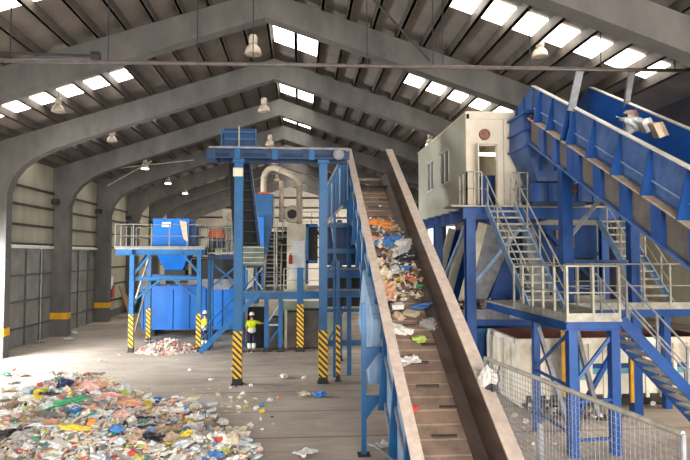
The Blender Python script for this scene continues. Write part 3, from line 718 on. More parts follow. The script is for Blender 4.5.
while y < 21.4:
    xo = 2.45 if k % 2 == 0 else 2.58
    if k % 3 == 2: xo = 2.9
    w = .5 if k % 3 != 2 else .36
    if k % 3 == 0: xo -= .05
    m = MB(); m.hexa([(xo, y, cz(y)-BD-.01), (xo+w, y, cz(y)-BD-.01), (xo+w, y+.06, cz(y+.06)-BD-.01), (xo, y+.06, cz(y+.06)-BD-.01)],
                     [(xo, y, cz(y)-BD+.035), (xo+w, y, cz(y)-BD+.035), (xo+w, y+.03, cz(y+.03)-BD+.035), (xo, y+.03, cz(y+.03)-BD+.035)])
    m.build('cleat', 'cleat', t); y += .67 if k % 2 else .55; k += 1
# outer left flank: pale panels, blue ribs
sloped(1.92, 1.97, .05, 1.85).build('flank_panel', 'bluepale', t)
sloped(1.86, 1.97, 1.75, 1.9).build('bottom_chord', 'greysteel', t)
sloped(1.87, 1.93, .72, .84).build('flank_stiffener', 'greysteel', t)
for k in range(12):
    y = 7.3+k*1.32
    m = MB(); m.hexa([(1.74, y+.05, cz(y)-1.9), (1.93, y+.05, cz(y)-1.9), (1.93, y+.17, cz(y)-1.9), (1.74, y+.17, cz(y)-1.9)],
                     [(1.86, y-.0, cz(y)-.05), (1.93, y, cz(y)-.05), (1.93, y+.12, cz(y)-.05), (1.86, y+.12, cz(y)-.05)])
    m.build('flank_rib', 'blue', t)
for k in range(13):
    y = 7.0+k*1.2
    MB().hexa([(3.55, y, cz(y)-1.5), (3.7, y, cz(y)-1.5), (3.7, y+.08, cz(y)-1.5), (3.55, y+.08, cz(y)-1.5)], [(3.55, y, cz(y)-.05), (3.7, y, cz(y)-.05), (3.7, y+.08, cz(y)-.05), (3.55, y+.08, cz(y)-.05)]).build('flank_rib', 'blue', t)
# supports
for (x, y) in ((1.45, 12.97),):
    q = MB().bar((x, y, 0), (x, y, 3.4), .11, .11).build('leg', 'blue', t)
    MB().box(x-.14, x+.14, y-.14, y+.14, 0, .03).build('foot_plate', 'dark', q)
for z in (2.35, 1.25):
    MB().bar((1.45, 12.97, z), (1.9, 12.97, z), .1, .12).build('bracket', 'blue', t)
    MB().extrude([(1.5, z-.05), (1.8, z-.05), (1.5, z-.45)], 12.93, 13.01).build('gusset', 'blue', t)
for y, x in ((18.0, 3.65), (13.0, 3.65), (8.6, 1.78), (8.6, 3.65), (21.5, 1.85), (21.5, 3.6)):
    MB().bar((x, y, 0), (x, y, cz(y)-1.5), .16, .16).build('leg', 'blue', t)
MB().bar((1.55, 12.97, .35), (1.75, 9.6, .9), .03, .03).build('brace', 'greysteel', t)
# pale slanting panel under the flank
MB().hexa([(1.6, 13.3, 1.5), (1.9, 13.3, 1.5), (1.9, 15.6, 2.7), (1.6, 15.6, 2.7)], [(1.72, 13.3, 3.0), (1.9, 13.3, 3.0), (1.9, 15.6, 4.1), (1.72, 15.6, 4.1)]).build('drip_pan', 'bluepale', t)
# head plates
MB().hexa([(1.95, YT, cz(YT)-1.3), (3.55, YT, cz(YT)-1.3), (3.55, YT+.06, cz(YT)-1.3), (1.95, YT+.06, cz(YT)-1.3)], [(1.95, YT, cz(YT)-1.2), (3.55, YT, cz(YT)-1.2), (3.55, YT+.06, cz(YT)-1.2), (1.95, YT+.06, cz(YT)-1.2)]).build('head_plate', 'rustwall', t)
MB().tube([(1.9, 21.9, cz(21.9)-1.35), (3.6, 21.9, cz(21.9)-1.35)], .25, 16).build('head_drum', 'cleat', t)

def on_belt(px, py, up=0.0):
    v = ray(px, py)   # z = .572Y-4.22-BD+up
    tt = (CAM.z+4.22+BD-up)/(.572*v.y-v.z); return CAM+v*tt

# ================================================================ right infeed conveyor
def qz(Y): return .518*Y+.85
t = thing('infeed_conveyor', (8.4, 14, 3), 'big blue trough conveyor descending towards the right with gusset ribs and dusty ledge', 'conveyor')
def sl(x0, x1, d0, d1, y0=8.2, y1=17.56, x0b=None, x1b=None):
    x0b = x0 if x0b is None else x0b; x1b = x1 if x1b is None else x1b
    return MB().hexa([(x0b, y0, qz(y0)-d1), (x1b, y0, qz(y0)-d1), (x1b, y1, qz(y1)-d1), (x0b, y1, qz(y1)-d1)], [(x0, y0, qz(y0)-d0), (x1, y0, qz(y0)-d0), (x1, y1, qz(y1)-d0), (x0, y1, qz(y1)-d0)])
sl(7.47, 7.52, .02, 1.05).build('left_wall', 'bluedusty', t)
sl(7.38, 7.52, 0, .035).build('left_rim', 'track', t)  # near-white colour paints the highlight along this rim
sl(9.33, 9.38, .02, 1.05).build('right_wall', mat('inner_trough_blue', (30, 96, 186), (22, 80, 164), scale=1.2, rough=.45), t)
sl(9.31, 9.45, 0, .035).build('right_rim', 'track', t)  # highlight painted by the same near-white colour
sl(7.24, 7.52, 1.05, 1.09).build('ledge', 'dust', t)
sl(7.44, 7.475, .72, .75).build('side_seam', 'bluepale', t)
sl(7.36, 7.4, 1.09, 1.85).build('lower_side', 'greybrown', t)
sl(7.25, 7.42, 1.83, 1.9).build('bottom_flange', 'bluedusty', t)
sl(9.38, 9.44, 1.05, 1.85).build('lower_side', 'blue2', t)
sl(7.5, 9.35, .85, .9).build('belt', 'rubber', t)
sl(7.4, 9.4, 1.86, 1.9).build('floor_plate', 'dark', t)
y = 17.0; k = 0
gaps = [.85, .95, .34, 1.05, 1.15, 1.15, 1.15, 1.15, 1.15, 1.15, 1.15]
while y > 8.4 and k < 11:
    w = .055
    m = MB(); m.hexa([(7.2, y, qz(y)-1.05), (7.47, y, qz(y)-1.05), (7.47, y+w, qz(y)-1.05), (7.2, y+w, qz(y)-1.05)], [(7.44, y, qz(y)-.06), (7.47, y, qz(y)-.06), (7.47, y+w, qz(y)-.06), (7.44, y+w, qz(y)-.06)])
    m.build('gusset_rib', 'blue2', t)
    y2 = y-.2
    MB().hexa([(7.27, y2-.36, qz(y2-.36)-1.84), (7.37, y2-.36, qz(y2-.36)-1.84), (7.37, y2, qz(y2)-1.84), (7.27, y2, qz(y2)-1.84)], [(7.27, y2-.36, qz(y2-.36)-1.08), (7.37, y2-.36, qz(y2-.36)-1.08), (7.37, y2, qz(y2)-1.08), (7.27, y2, qz(y2)-1.08)]).build('side_plate', 'blue2', t)
    y -= gaps[k]; k += 1
# support columns
q = MB().bar((7.65, 15.9, 0), (7.65, 15.9, qz(15.9)-1.85), .3, .3).build('column', 'blue2', t)
MB().box(7.4, 7.5, 15.70, 15.78, .5, 2.4).build('yellow_guard', 'yellow', q)
q = MB().bar((9.42, 15.5, 0), (9.42, 15.5, qz(15.5)-1.85), .26, .26).build('column', 'blue2', t)
MB().box(9.2, 9.29, 15.36, 15.42, .4, 1.95).build('yellow_guard', 'yellow', q)
MB().bar((7.65, 15.9, 4.3), (9.42, 15.5, 4.3), .1, .12).build('tie', 'blue2', t)
MB().bar((7.75, 15.9, 5.0), (8.9, 15.2, 6.75), .1, .12).build('brace', 'greysteel', t)
# head hood beyond the top
h = MB()
for xa in (7.4, 9.34): h.hexa([(xa, 17.56, 9.15), (xa+.06, 17.56, 9.15), (xa+.06, 18.9, 9.15), (xa, 18.9, 9.15)], [(xa, 17.56, 9.92), (xa+.06, 17.56, 9.92), (xa+.06, 18.9, 9.5), (xa, 18.9, 9.5)])
h.box(7.4, 9.4, 18.85, 18.9, 9.15, 9.5)
h.build('head_hood', 'bluedusty', t)
for y in (18.1, 18.8): MB().box(7.34, 7.4, y, y+.05, 9.15, 9.92-(y-17.5)*.33).build('hood_rib', 'blue2', t)
MB().lathe((7.3, 17.35, 8.85), [(0, -.04), (.1, -.04), (.12, .1), (0, .1)], 14, axis='x').build('bearing', 'rustin', t)
for y, x, px0, px1 in ((16.2, 7.4, 0, 0), (16.2, 9.42, 0, 0)):
    zz = qz(16.2) if x < 8 else qz(16.2)
    a = on_y(580 if x < 8 else 632, 70, PY+.1); b = on_x(571, 111, 7.34) if x < 8 else on_x(626, 106, 9.4)
    MB().bar(b, a, .2, .06, up=(0, 1, 0)).build('hanger_plate', 'greysteel', t)
# chute below head
t = thing('discharge_chute', (8.3, 18.5, 7), 'blue ribbed discharge chute under the upper end of the infeed conveyor', 'chute')
MB().hexa([(7.7, 17.9, 6.9), (9.1, 17.9, 6.9), (9.1, 19.0, 6.9), (7.7, 19.0, 6.9)], [(7.22, 17.7, 8.0), (9.3, 17.7, 8.0), (9.3, 19.12, 8.0), (7.22, 19.12, 8.0)]).build('lower_funnel', 'bluedusty', t)
MB().hexa([(7.22, 17.7, 8.0), (9.3, 17.7, 8.0), (9.3, 19.12, 8.0), (7.22, 19.12, 8.0)], [(7.25, 17.95, 9.14), (9.35, 17.95, 9.14), (9.35, 19.12, 9.14), (7.25, 19.12, 9.14)]).build('upper_box', 'bluedusty', t)
for z in (8.0, 8.55, 9.1): MB().box(7.16, 9.36, 17.64, 19.14, z-.03, z+.03).build('band', 'blue2', t)
for x in (7.7, 8.2, 8.7): MB().box(x-.03, x+.03, 17.62, 17.7, 7.2, 8.0).build('rib', 'blue2', t)
t = thing('sorting_feeder', (8.3, 18.3, 6.2), 'low blue feeder frame with side plates below the discharge chute', 'machine')
MB().box(7.5, 10.2, 17.9, 19.1, 6.25, 6.85).build('housing', 'bluedusty', t)
for x in (7.6, 8.1, 8.6, 9.1, 9.6): MB().box(x-.07, x+.07, 17.84, 17.9, 6.25, 6.85).build('side_plate', 'blue2', t)
MB().lathe((8.9, 17.88, 6.6), [(0, -.06), (.1, -.06), (.12, 0)], 12, axis='y').build('bearing', 'rustin', t)
MB().box(7.55, 9.3, 17.95, 18.6, 6.1, 6.25).build('foot_beam', 'navy', t)

# cabin
t = thing('sorting_cabin', (7, 23, 6.2), 'cream panel sorting cabin raised on blue steelwork with an open door', 'cabin')
CX0, CX1, CY0, CY1, CZ0, CZ1 = 5.73, 8.4, 19.2, 27.2, 6.15, 9.38
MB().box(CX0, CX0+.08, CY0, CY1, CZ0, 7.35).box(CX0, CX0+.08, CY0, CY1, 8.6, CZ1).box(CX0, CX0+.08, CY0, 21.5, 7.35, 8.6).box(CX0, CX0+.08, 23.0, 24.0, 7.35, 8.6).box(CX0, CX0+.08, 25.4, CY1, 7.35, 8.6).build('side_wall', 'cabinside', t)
MB().box(CX0+.08, 6.12, CY0, CY0+.08, CZ0, CZ1).box(6.78, CX1, CY0, CY0+.08, CZ0, CZ1).box(6.12, 6.78, CY0, CY0+.08, 8.32, CZ1).build('front_wall', 'cabin', t)
MB().box(CX0+.08, CX1, CY1-.08, CY1, CZ0, CZ1).box(CX1-.08, CX1, CY0+.08, CY1-.08, CZ0, CZ1).build('rear_wall', 'cabin', t)
MB().box(CX0-.03, CX1+.03, CY0-.04, CY1+.03, CZ1, CZ1+.1).build('roof', 'cabin', t)
MB().box(CX0, CX1, CY0, CY1, CZ0-.08, CZ0).build('floor_pan', 'greysteel', t)
MB().box(CX0-.02, CX0+.1, CY0-.03, CY0+.1, CZ0, CZ1).box(CX0, CX1, CY0-.03, CY0, CZ1-.16, CZ1).build('corner_trim', 'cabin', t)
for x in (7.05, 7.5, 8.0): MB().box(x-.012, x+.012, CY0-.012, CY0, CZ0, CZ1-.16).build('panel_joint', 'galv', t)
for y0, y1 in ((21.5, 23.0), (24.0, 25.4)):
    w = MB().box(CX0-.02, CX0+.09, y0, y0+.07, 7.3, 8.65).box(CX0-.02, CX0+.09, y1-.07, y1, 7.3, 8.65).box(CX0-.02, CX0+.09, y0, y1, 7.3, 7.37).box(CX0-.02, CX0+.09, y0, y1, 8.58, 8.65).box(CX0-.01, CX0+.09, (y0+y1)/2-.03, (y0+y1)/2+.03, 7.35, 8.6).build('window_frame', 'white', t)
    MB().box(CX0+.03, CX0+.045, y0+.05, y1-.05, 7.35, 8.6).build('pane', 'glass', w)
fr = MB().box(6.08, 6.13, CY0-.03, CY0+.1, CZ0, 8.35).box(6.77, 6.82, CY0-.03, CY0+.1, CZ0, 8.35).box(6.08, 6.82, CY0-.03, CY0+.1, 8.3, 8.36).build('door_frame', 'duct', t)
d = MB().bar((6.1, CY0-.02, 7.25), (5.98, CY0-.55, 7.25), .04, 2.1).build('door', 'cabinside', t)
MB().lathe((6.37, CY0-.04, 8.68), [(0, -.03), (.12, -.03), (.13, -.05), (.19, -.04), (.2, .04)], 20, axis='y').build('fan_vent', mat('vent_red_brown', (150, 104, 94), (112, 70, 64), scale=12), t)
MB().box(6.3, 6.6, 21.5, 23.8, 8.95, 9.0).build('ceiling_tube', 'tube', t)
MB().box(6.15, 6.9, CY0+.3, CY0+.36, 8.0, 8.1).build('tube_light', 'tube', t)
MB().box(6.6, 7.3, 20.2, 21.4, CZ0, 7.4).build('inner_machine', 'blue2', t)
# steel under cabin
t = thing('cabin_steelwork', (6.6, 20, 0), 'blue columns and beams carrying the cream sorting cabin', 'steel frame')
for (x, y, w) in ((5.65, 18.65, .31), (5.65, 23.0, .3), (5.65, 26.8, .3), (10.6, 19.2, .25), (8.2, 26.8, .3)):
    MB().ibeam((x, y, 0), (x, y, 5.75), w, w, .05, up=(0, 1, 0)).box(x-w/2, x+w/2, y-w/2-.01, y-w/2, 0, 5.75).build('column', 'blue2', t)
MB().ibeam((5.4, 18.65, 5.9), (10.8, 18.65, 5.9), .2, .4, .04).box(5.4, 10.8, 18.53, 18.54, 5.7, 6.1).build('front_beam', 'blue2', t)
MB().ibeam((5.65, 18.6, 5.86), (5.65, 27.2, 5.86), .2, .4, .04).build('side_beam', 'blue2', t)
MB().ibeam((8.2, 18.6, 5.86), (8.2, 27.2, 5.86), .2, .4, .04).build('side_beam', 'blue2', t)
for k in range(7): MB().box(5.5, 5.56, 19.4+k*1.15, 19.46+k*1.15, 5.75, 6.1).build('bracket', 'bluedusty', t)
MB().bar((5.65, 18.7, 3.4), (7.4, 18.7, 5.4), .1, .12).build('brace', 'bluepale', t)
MB().bar((5.65, 23.0, 3.0), (5.65, 19.2, 5.4), .1, .12).build('brace', 'bluepale', t)
MB().box(4.9, 10.9, 18.2, 19.15, 6.08, 6.13).build('landing_deck', 'galv', t)
railing(t, [(5.45, 18.25, 6.13), (5.95, 18.25, 6.13)], 1.1, .25, toe=False)
railing(t, [(6.95, 18.25, 6.13), (7.5, 18.25, 6.13)], 1.1, .3, toe=False)
railing(t, [(5.45, 19.1, 6.13), (5.45, 18.25, 6.13)], 1.1, .4, toe=False)
t = thing('white_switch_cabinet', (9.6, 19, 6.2), 'pale switch cabinet on the steel landing behind the infeed conveyor', 'cabinet')
MB().box(8.5, 10.3, 19.15, 19.55, 6.13, 8.0).build('body', 'cabin', t)
for x in (8.9, 9.5, 10.0): MB().box(x-.01, x+.01, 19.13, 19.15, 6.2, 7.9).build('door_gap', 'greysteel', t)
# bunkers beneath the cabin
for i, (y, lb) in enumerate(((20.2, 'nearest'), (22.3, 'second'), (24.4, 'third'))):
    t = thing('sorting_bunker', (6.3, y, 2), lb+' slanted bunker under the sorting cabin with cream edge strip', 'bunker', 'bunkers under the sorting cabin')
    x0 = 6.55
    MB().hexa([(5.75, y, 2.4), (6.5, y, 2.4), (6.5, y+.08, 2.4), (5.75, y+.08, 2.4)], [(x0+.1, y, 5.6), (8.0, y, 5.6), (8.0, y+.08, 5.6), (x0+.1, y+.08, 5.6)]).build('side_plate', 'greysteel' if i == 0 else 'blue2', t)
    MB().bar((5.7, y-.06, 2.4), (6.6, y-.06, 5.65), .32, .06, up=(0, 1, 0)).build('edge_strip', 'cream', t)
    MB().hexa([(6.6, y-.04, 2.4), (8.1, y-.04, 2.4), (8.1, y, 2.4), (6.6, y, 2.4)], [(7.4, y-.04, 4.4), (7.6, y-.04, 4.4), (7.6, y, 4.4), (7.4, y, 4.4)]).build('lower_plate', 'blue2', t)
    MB().box(8.0, 8.1, y, y+1.8, 2.3, 5.6).build('rear_plate', 'navy', t)
t = thing('sorting_screen', (9.6, 20.5, 2), 'deep blue machine body with dark openings between the two cabin stairs', 'machine')
MB().box(8.5, 10.9, 20.2, 23, 3.0, 5.6).build('housing', 'blue2', t)
MB().hexa([(8.2, 19.7, 2.6), (8.9, 19.7, 2.6), (8.9, 20.1, 2.6), (8.2, 20.1, 2.6)], [(8.0, 19.7, 5.5), (8.3, 19.7, 5.5), (8.3, 20.1, 5.5), (8.0, 20.1, 5.5)]).build('chute_plate', 'greysteel', t)
MB().box(9.3, 10.0, 20.1, 20.2, 4.75, 5.4).build('access_panel', 'wood', t)
MB().box(9.2, 10.7, 20.1, 20.2, 3.5, 4.4).build('opening_shade', 'dark', t)  # solid dark slab standing for the shade inside a hatch
MB().bar((8.9, 20.05, 5.4), (10.6, 20.05, 3.6), .1, .14).build('brace', 'blue2', t)
MB().bar((8.4, 20.05, 4.55), (10.9, 20.05, 4.55), .12, .14).build('crossbeam', 'blue2', t)
t = thing('waste_belt', (7, 20.6, 2), 'low level grey belt with dark rags above the blue tank', 'conveyor')
MB().box(4.6, 8.1, 19.6, 20.15, 2.25, 2.6).build('side_frame', 'greysteel', t)
MB().box(4.6, 8.1, 19.65, 20.1, 2.6, 2.64).build('belt', 'rubber', t)
MB().ibeam((4.6, 19.5, 2.15), (8.1, 19.5, 2.15), .1, .2, .03).build('lower_beam', 'blue2', t)
MB().box(7.3, 7.5, 19.5, 19.6, 2.3, 2.6).build('end_plate', 'bluepale', t)
for x in (4.8, 6.3, 7.9): MB().bar((x, 19.85, 2.0), (x, 19.85, 2.25), .1, .1).build('leg', 'blue2', t)
t = thing('blue_tank', (7, 20.5, 0), 'dark blue steel tank behind the white container', 'tank')
MB().box(4.4, 9.6, 19.3, 22.0, 0, 1.95).build('body', 'blue2', t)
MB().box(4.35, 9.65, 19.24, 19.3, 1.82, 1.98).build('top_rim', 'blue', t)
for x in (4.8, 5.5, 6.2, 6.9, 7.6): MB().box(x-.04, x+.04, 19.25, 19.3, 0, 1.82).build('rib', 'blue2', t)

# stairs to the cabin
stair('cabin_stairs', 'galvanised stairs from the lower landing up to the cabin door', (6.1, 14.85, 3.07), (6.1, 18.3, 6.13), .95, (1, 0, 0), 13, mt='galv', ms='bluepale', h=1.0)
stair('rear_cabin_stairs', 'galvanised stairs rising behind the infeed conveyor column', (10.1, 16.0, 3.07), (10.1, 19.0, 6.1), .8, (1, 0, 0), 12, mt='galv', ms='bluepale', h=1.0)

# lower landing with its front legs
t = thing('landing_platform', (6.6, 13.5, 0), 'blue legged steel landing with galvanised railings in front of the white container', 'platform')
LZ = 3.05
MB().box(5.95, 7.25, 12.4, 15.1, LZ-.05, LZ).box(5.95, 11.0, 15.1, 18.0, LZ-.05, LZ).build('deck', 'galv', t)
for a, b in (((5.98, 12.45), (7.22, 12.45)), ((5.98, 12.45), (5.98, 18.0)), ((7.22, 12.45), (7.22, 15.1)), ((7.22, 15.15), (11.0, 15.15)), ((5.98, 17.95), (11.0, 17.95))):
    MB().ibeam((a[0], a[1], LZ-.15), (b[0], b[1], LZ-.15), .1, .2, .025).build('deck_beam', 'blue2', t)
for x, y, w, z0 in ((6.1, 12.5, .2, 0), (7.12, 12.55, .2, 0), (6.08, 14.4, .16, 0), (7.12, 14.4, .16, 0), (10.8, 16.2, .2, 0)):
    MB().bar((x, y, z0), (x, y, LZ-.25), w, w, up=(0, 1, 0)).build('leg', 'blue2', t)
MB().bar((6.1, 12.5, 1.55), (7.1, 12.55, 2.7), .06, .07).build('brace', 'bluedusty', t)
MB().bar((6.1, 12.5, 1.2), (7.1, 12.5, 1.25), .06, .06).build('tie', 'blue2', t)
MB().bar((6.1, 12.5, .35), (7.1, 12.5, .38), .06, .06).build('tie', 'blue2', t)
MB().bar((6.05, 14.4, 1.6), (6.05, 12.5, 2.75), .06, .06).build('brace', 'bluedusty', t)
MB().bar((6.05, 14.4, 1.55), (6.05, 12.5, 1.55), .06, .06).build('tie', 'blue2', t)
MB().bar((6.08, 14.4, .5), (6.05, 12.5, .5), .06, .06).build('tie', 'blue2', t)
MB().bar((6.12, 14.4, 2.7), (6.7, 14.0, .3), .1, .14, up=(0, 1, 0)).build('brace', 'greysteel', t)
MB().bar((6.9, 13.9, 2.7), (7.65, 14.3, .4), .1, .14, up=(0, 1, 0)).build('brace', 'greysteel', t)
MB().bar((7.12, 14.4, .3), (8.4, 14.4, 2.4), .1, .12, up=(0, 1, 0)).build('brace', 'blue2', t)
railing(t, [(5.98, 15.6, LZ), (5.98, 12.42, LZ), (7.2, 12.42, LZ)], 1.2, .62, postr=.025, r=.02)
railing(t, [(7.22, 13.65, LZ), (7.22, 15.12, LZ), (11.0, 15.12, LZ)], 1.2, .75, postr=.025, r=.02)
railing(t, [(7.1, 17.95, LZ), (9.9, 17.95, LZ)], 1.2, .9)
t = stair('landing_stairs', 'blue stairs with pale treads going down to the right from the lower landing', (9.95, 12.45, .2), (7.25, 12.45, LZ), 1.1, (0, 1, 0), 12, mt='galv', ms='blue2', railmat='greysteel', h=1.0, tread_d=.2)

# white container
t = thing('white_container', (9.3, 17.8, 0), 'long white ribbed waste container with teal stripe and rusty inside', 'container')
WX0, WX1, WY0, WY1, WZ0, WZ1 = 6.4, 12.6, 16.55, 19.0, .35, 2.0
MB().box(WX0, WX1, WY0, WY0+.06, WZ0, WZ1).build('front_side', 'whitecont', t)
MB().box(WX0, WX0+.06, WY0+.06, WY1-.06, WZ0, WZ1).build('end_wall', 'whitecont', t)
MB().box(WX0, WX1, WY1-.06, WY1, WZ0, WZ1).box(WX1-.06, WX1, WY0+.06, WY1-.06, WZ0, WZ1).build('rear_side', 'rustin', t)
MB().box(WX0+.06, WX1-.06, WY0+.06, WY0+.09, WZ0, WZ1-.01).box(WX0+.06, WX1-.06, WY0+.06, WY1-.06, WZ0, WZ0+.06).build('lining', 'rustin', t)
MB().box(WX0-.06, WX1+.05, WY0-.07, WY0+.05, WZ1-.14, WZ1+.02).box(WX0-.06, WX0+.06, WY0, WY1, WZ1-.14, WZ1+.02).build('top_rim', 'whitecont', t)
x = WX0+.03
while x < WX1:
    MB().box(x-.05, x+.05, WY0-.08, WY0, WZ0-.1, WZ1-.14).build('side_rib', 'whitecont', t); x += .44
for y in (17.1, 17.75, 18.4, 18.9): MB().box(WX0-.09, WX0, y-.12, y+.1, WZ0-.1, WZ1-.14).build('end_rib', 'whitecont', t)
MB().box(8.6, WX1, WY0-.012, WY0, .95, 1.12).build('teal_stripe', 'stripe', t)
MB().box(8.6, WX1, WY0-.014, WY0, 1.12, 1.26).build('blue_stripe', 'blue2', t)
MB().hexa([(8.15, WY0-.1, .8), (8.55, WY0-.1, .8), (8.55, WY0-.09, .8), (8.15, WY0-.09, .8)], [(8.3, WY0-.1, 1.5), (8.4, WY0-.1, 1.5), (8.4, WY0-.09, 1.5), (8.3, WY0-.09, 1.5)]).build('teal_mark', 'stripe', t)
for x in (6.6, 8.0, 9.5, 11.0, 12.4): MB().box(x-.07, x+.07, WY0, WY1, 0, WZ0).build('foot', 'whitecont', t)

# mesh fence at the near right
t = thing('mesh_fence', (4, 8.6, 0), 'galvanised wire mesh fence running from the apron conveyor towards the lower right corner', 'fence')
A, B = Vector((3.78, 11.0, 2.56)), Vector((4.2, 6.25, 2.56))
A.z = on_y(485, 358, 11.0).z; B = on_y(683, 434, 6.3); A = on_y(485, 358, 11.0)
print('fence', A, B)
MB().tube([A, B], .035, 10).build('top_rail', 'galv', t)
MB().tube([Vector((A.x, A.y, .35)), Vector((B.x, B.y, .35))], .03, 8).build('bottom_rail', 'galv', t)
for p in (A, B):
    MB().tube([Vector((p.x, p.y, 0)), p], .03, 8).build('post', 'greysteel', t)
mm = MB(); L = (B-A).length; n = int(L/.085)
for i in range(n+1):
    p = A+(B-A)*i/n; mm.bar((p.x, p.y, .35), (p.x, p.y, p.z), .0065, .0065)
nz = int((A.z-.35)/.085)
for j in range(nz):
    s_ = (j+.5)/nz; mm.bar((A.x, A.y, .35+(A.z-.35)*s_), (B.x, B.y, .35+(B.z-.35)*s_), .0065, .0065)
mm.build('wire_mesh', 'greysteel', t)
q = on_floor(541, 470); q = on_y(540, 423, 9.6)
tag(MB().tube([(q.x, q.y, 0), (q.x, q.y, q.z-.05), (q.x, q.y, q.z)], [.06, .06, .04], 12).build('steel_bollard', 'greysteel'), 'round topped grey steel post standing behind the wire mesh fence', 'post')

# ---------------------------------------------------------------- left background items
t = thing('green_bin', (-11.6, 41, 0), 'dark green bin by the left wall behind the hopper platform', 'bin')
q = on_floor(122, 313); q.x = max(q.x, -12.2)
MB().hexa([(q.x-.7, q.y, .1), (q.x+.6, q.y, .1), (q.x+.6, q.y+1, .1), (q.x-.7, q.y+1, .1)], [(q.x-.9, q.y-.1, 1.3), (q.x+.8, q.y-.1, 1.3), (q.x+.8, q.y+1.1, 1.3), (q.x-.9, q.y+1.1, 1.3)]).build('body', 'green', t)
MB().box(q.x-.95, q.x+.85, q.y-.15, q.y+1.15, 1.3, 1.4).build('lid', 'dark', t)
for s_ in (-.5, .4): MB().tube([(q.x+s_, q.y+.1, .1), (q.x+s_, q.y+.3, .1)], .1, 10).build('wheel', 'rubber', t)
q = on_floor(113, 318); q.x = max(q.x, -12.0)
tag(MB().bar((q.x, q.y, 0), (q.x-.9, q.y+.4, 2.2), 1.0, .05, up=(1, 0, .3)).build('leaning_board', 'wood'), 'brown board leaning on the left wall in front of the green bin', 'board')
q = on_floor(113, 312)
for dx, m_, lb in ((0, 'white', 'pale notice panel on the left wall above the leaning board'), (1, 'red', 'small red extinguisher box hanging on the left wall')):
    a = on_x(108+dx*6, 290+dx*8, XW+.3)
    tag(MB().box(XW+.1, XW+.16, a.y, a.y+(1.6 if dx == 0 else .5), a.z, a.z+.9).build('notice_panel' if dx == 0 else 'extinguisher_box', m_), lb, 'panel' if dx == 0 else 'box')

# ================================================================ people
def skin_mesh(name, joints, edges, radii, material, parent, root=0, sub=1):
    me = bpy.data.meshes.new(name); me.from_pydata([tuple(j) for j in joints], edges, [])
    o = bpy.data.objects.new(name, me); COL.objects.link(o)
    if parent is not None: o.parent = parent
    sk = o.modifiers.new('Skin', 'SKIN'); sk.use_smooth_shade = True
    for i, r in enumerate(radii):
        v = me.skin_vertices[0].data[i]; v.radius = (r, r) if not isinstance(r, tuple) else r; v.use_root = (i == root)
    s = o.modifiers.new('Sub', 'SUBSURF'); s.levels = sub; s.render_levels = sub
    me.materials.append(M[material]); return o

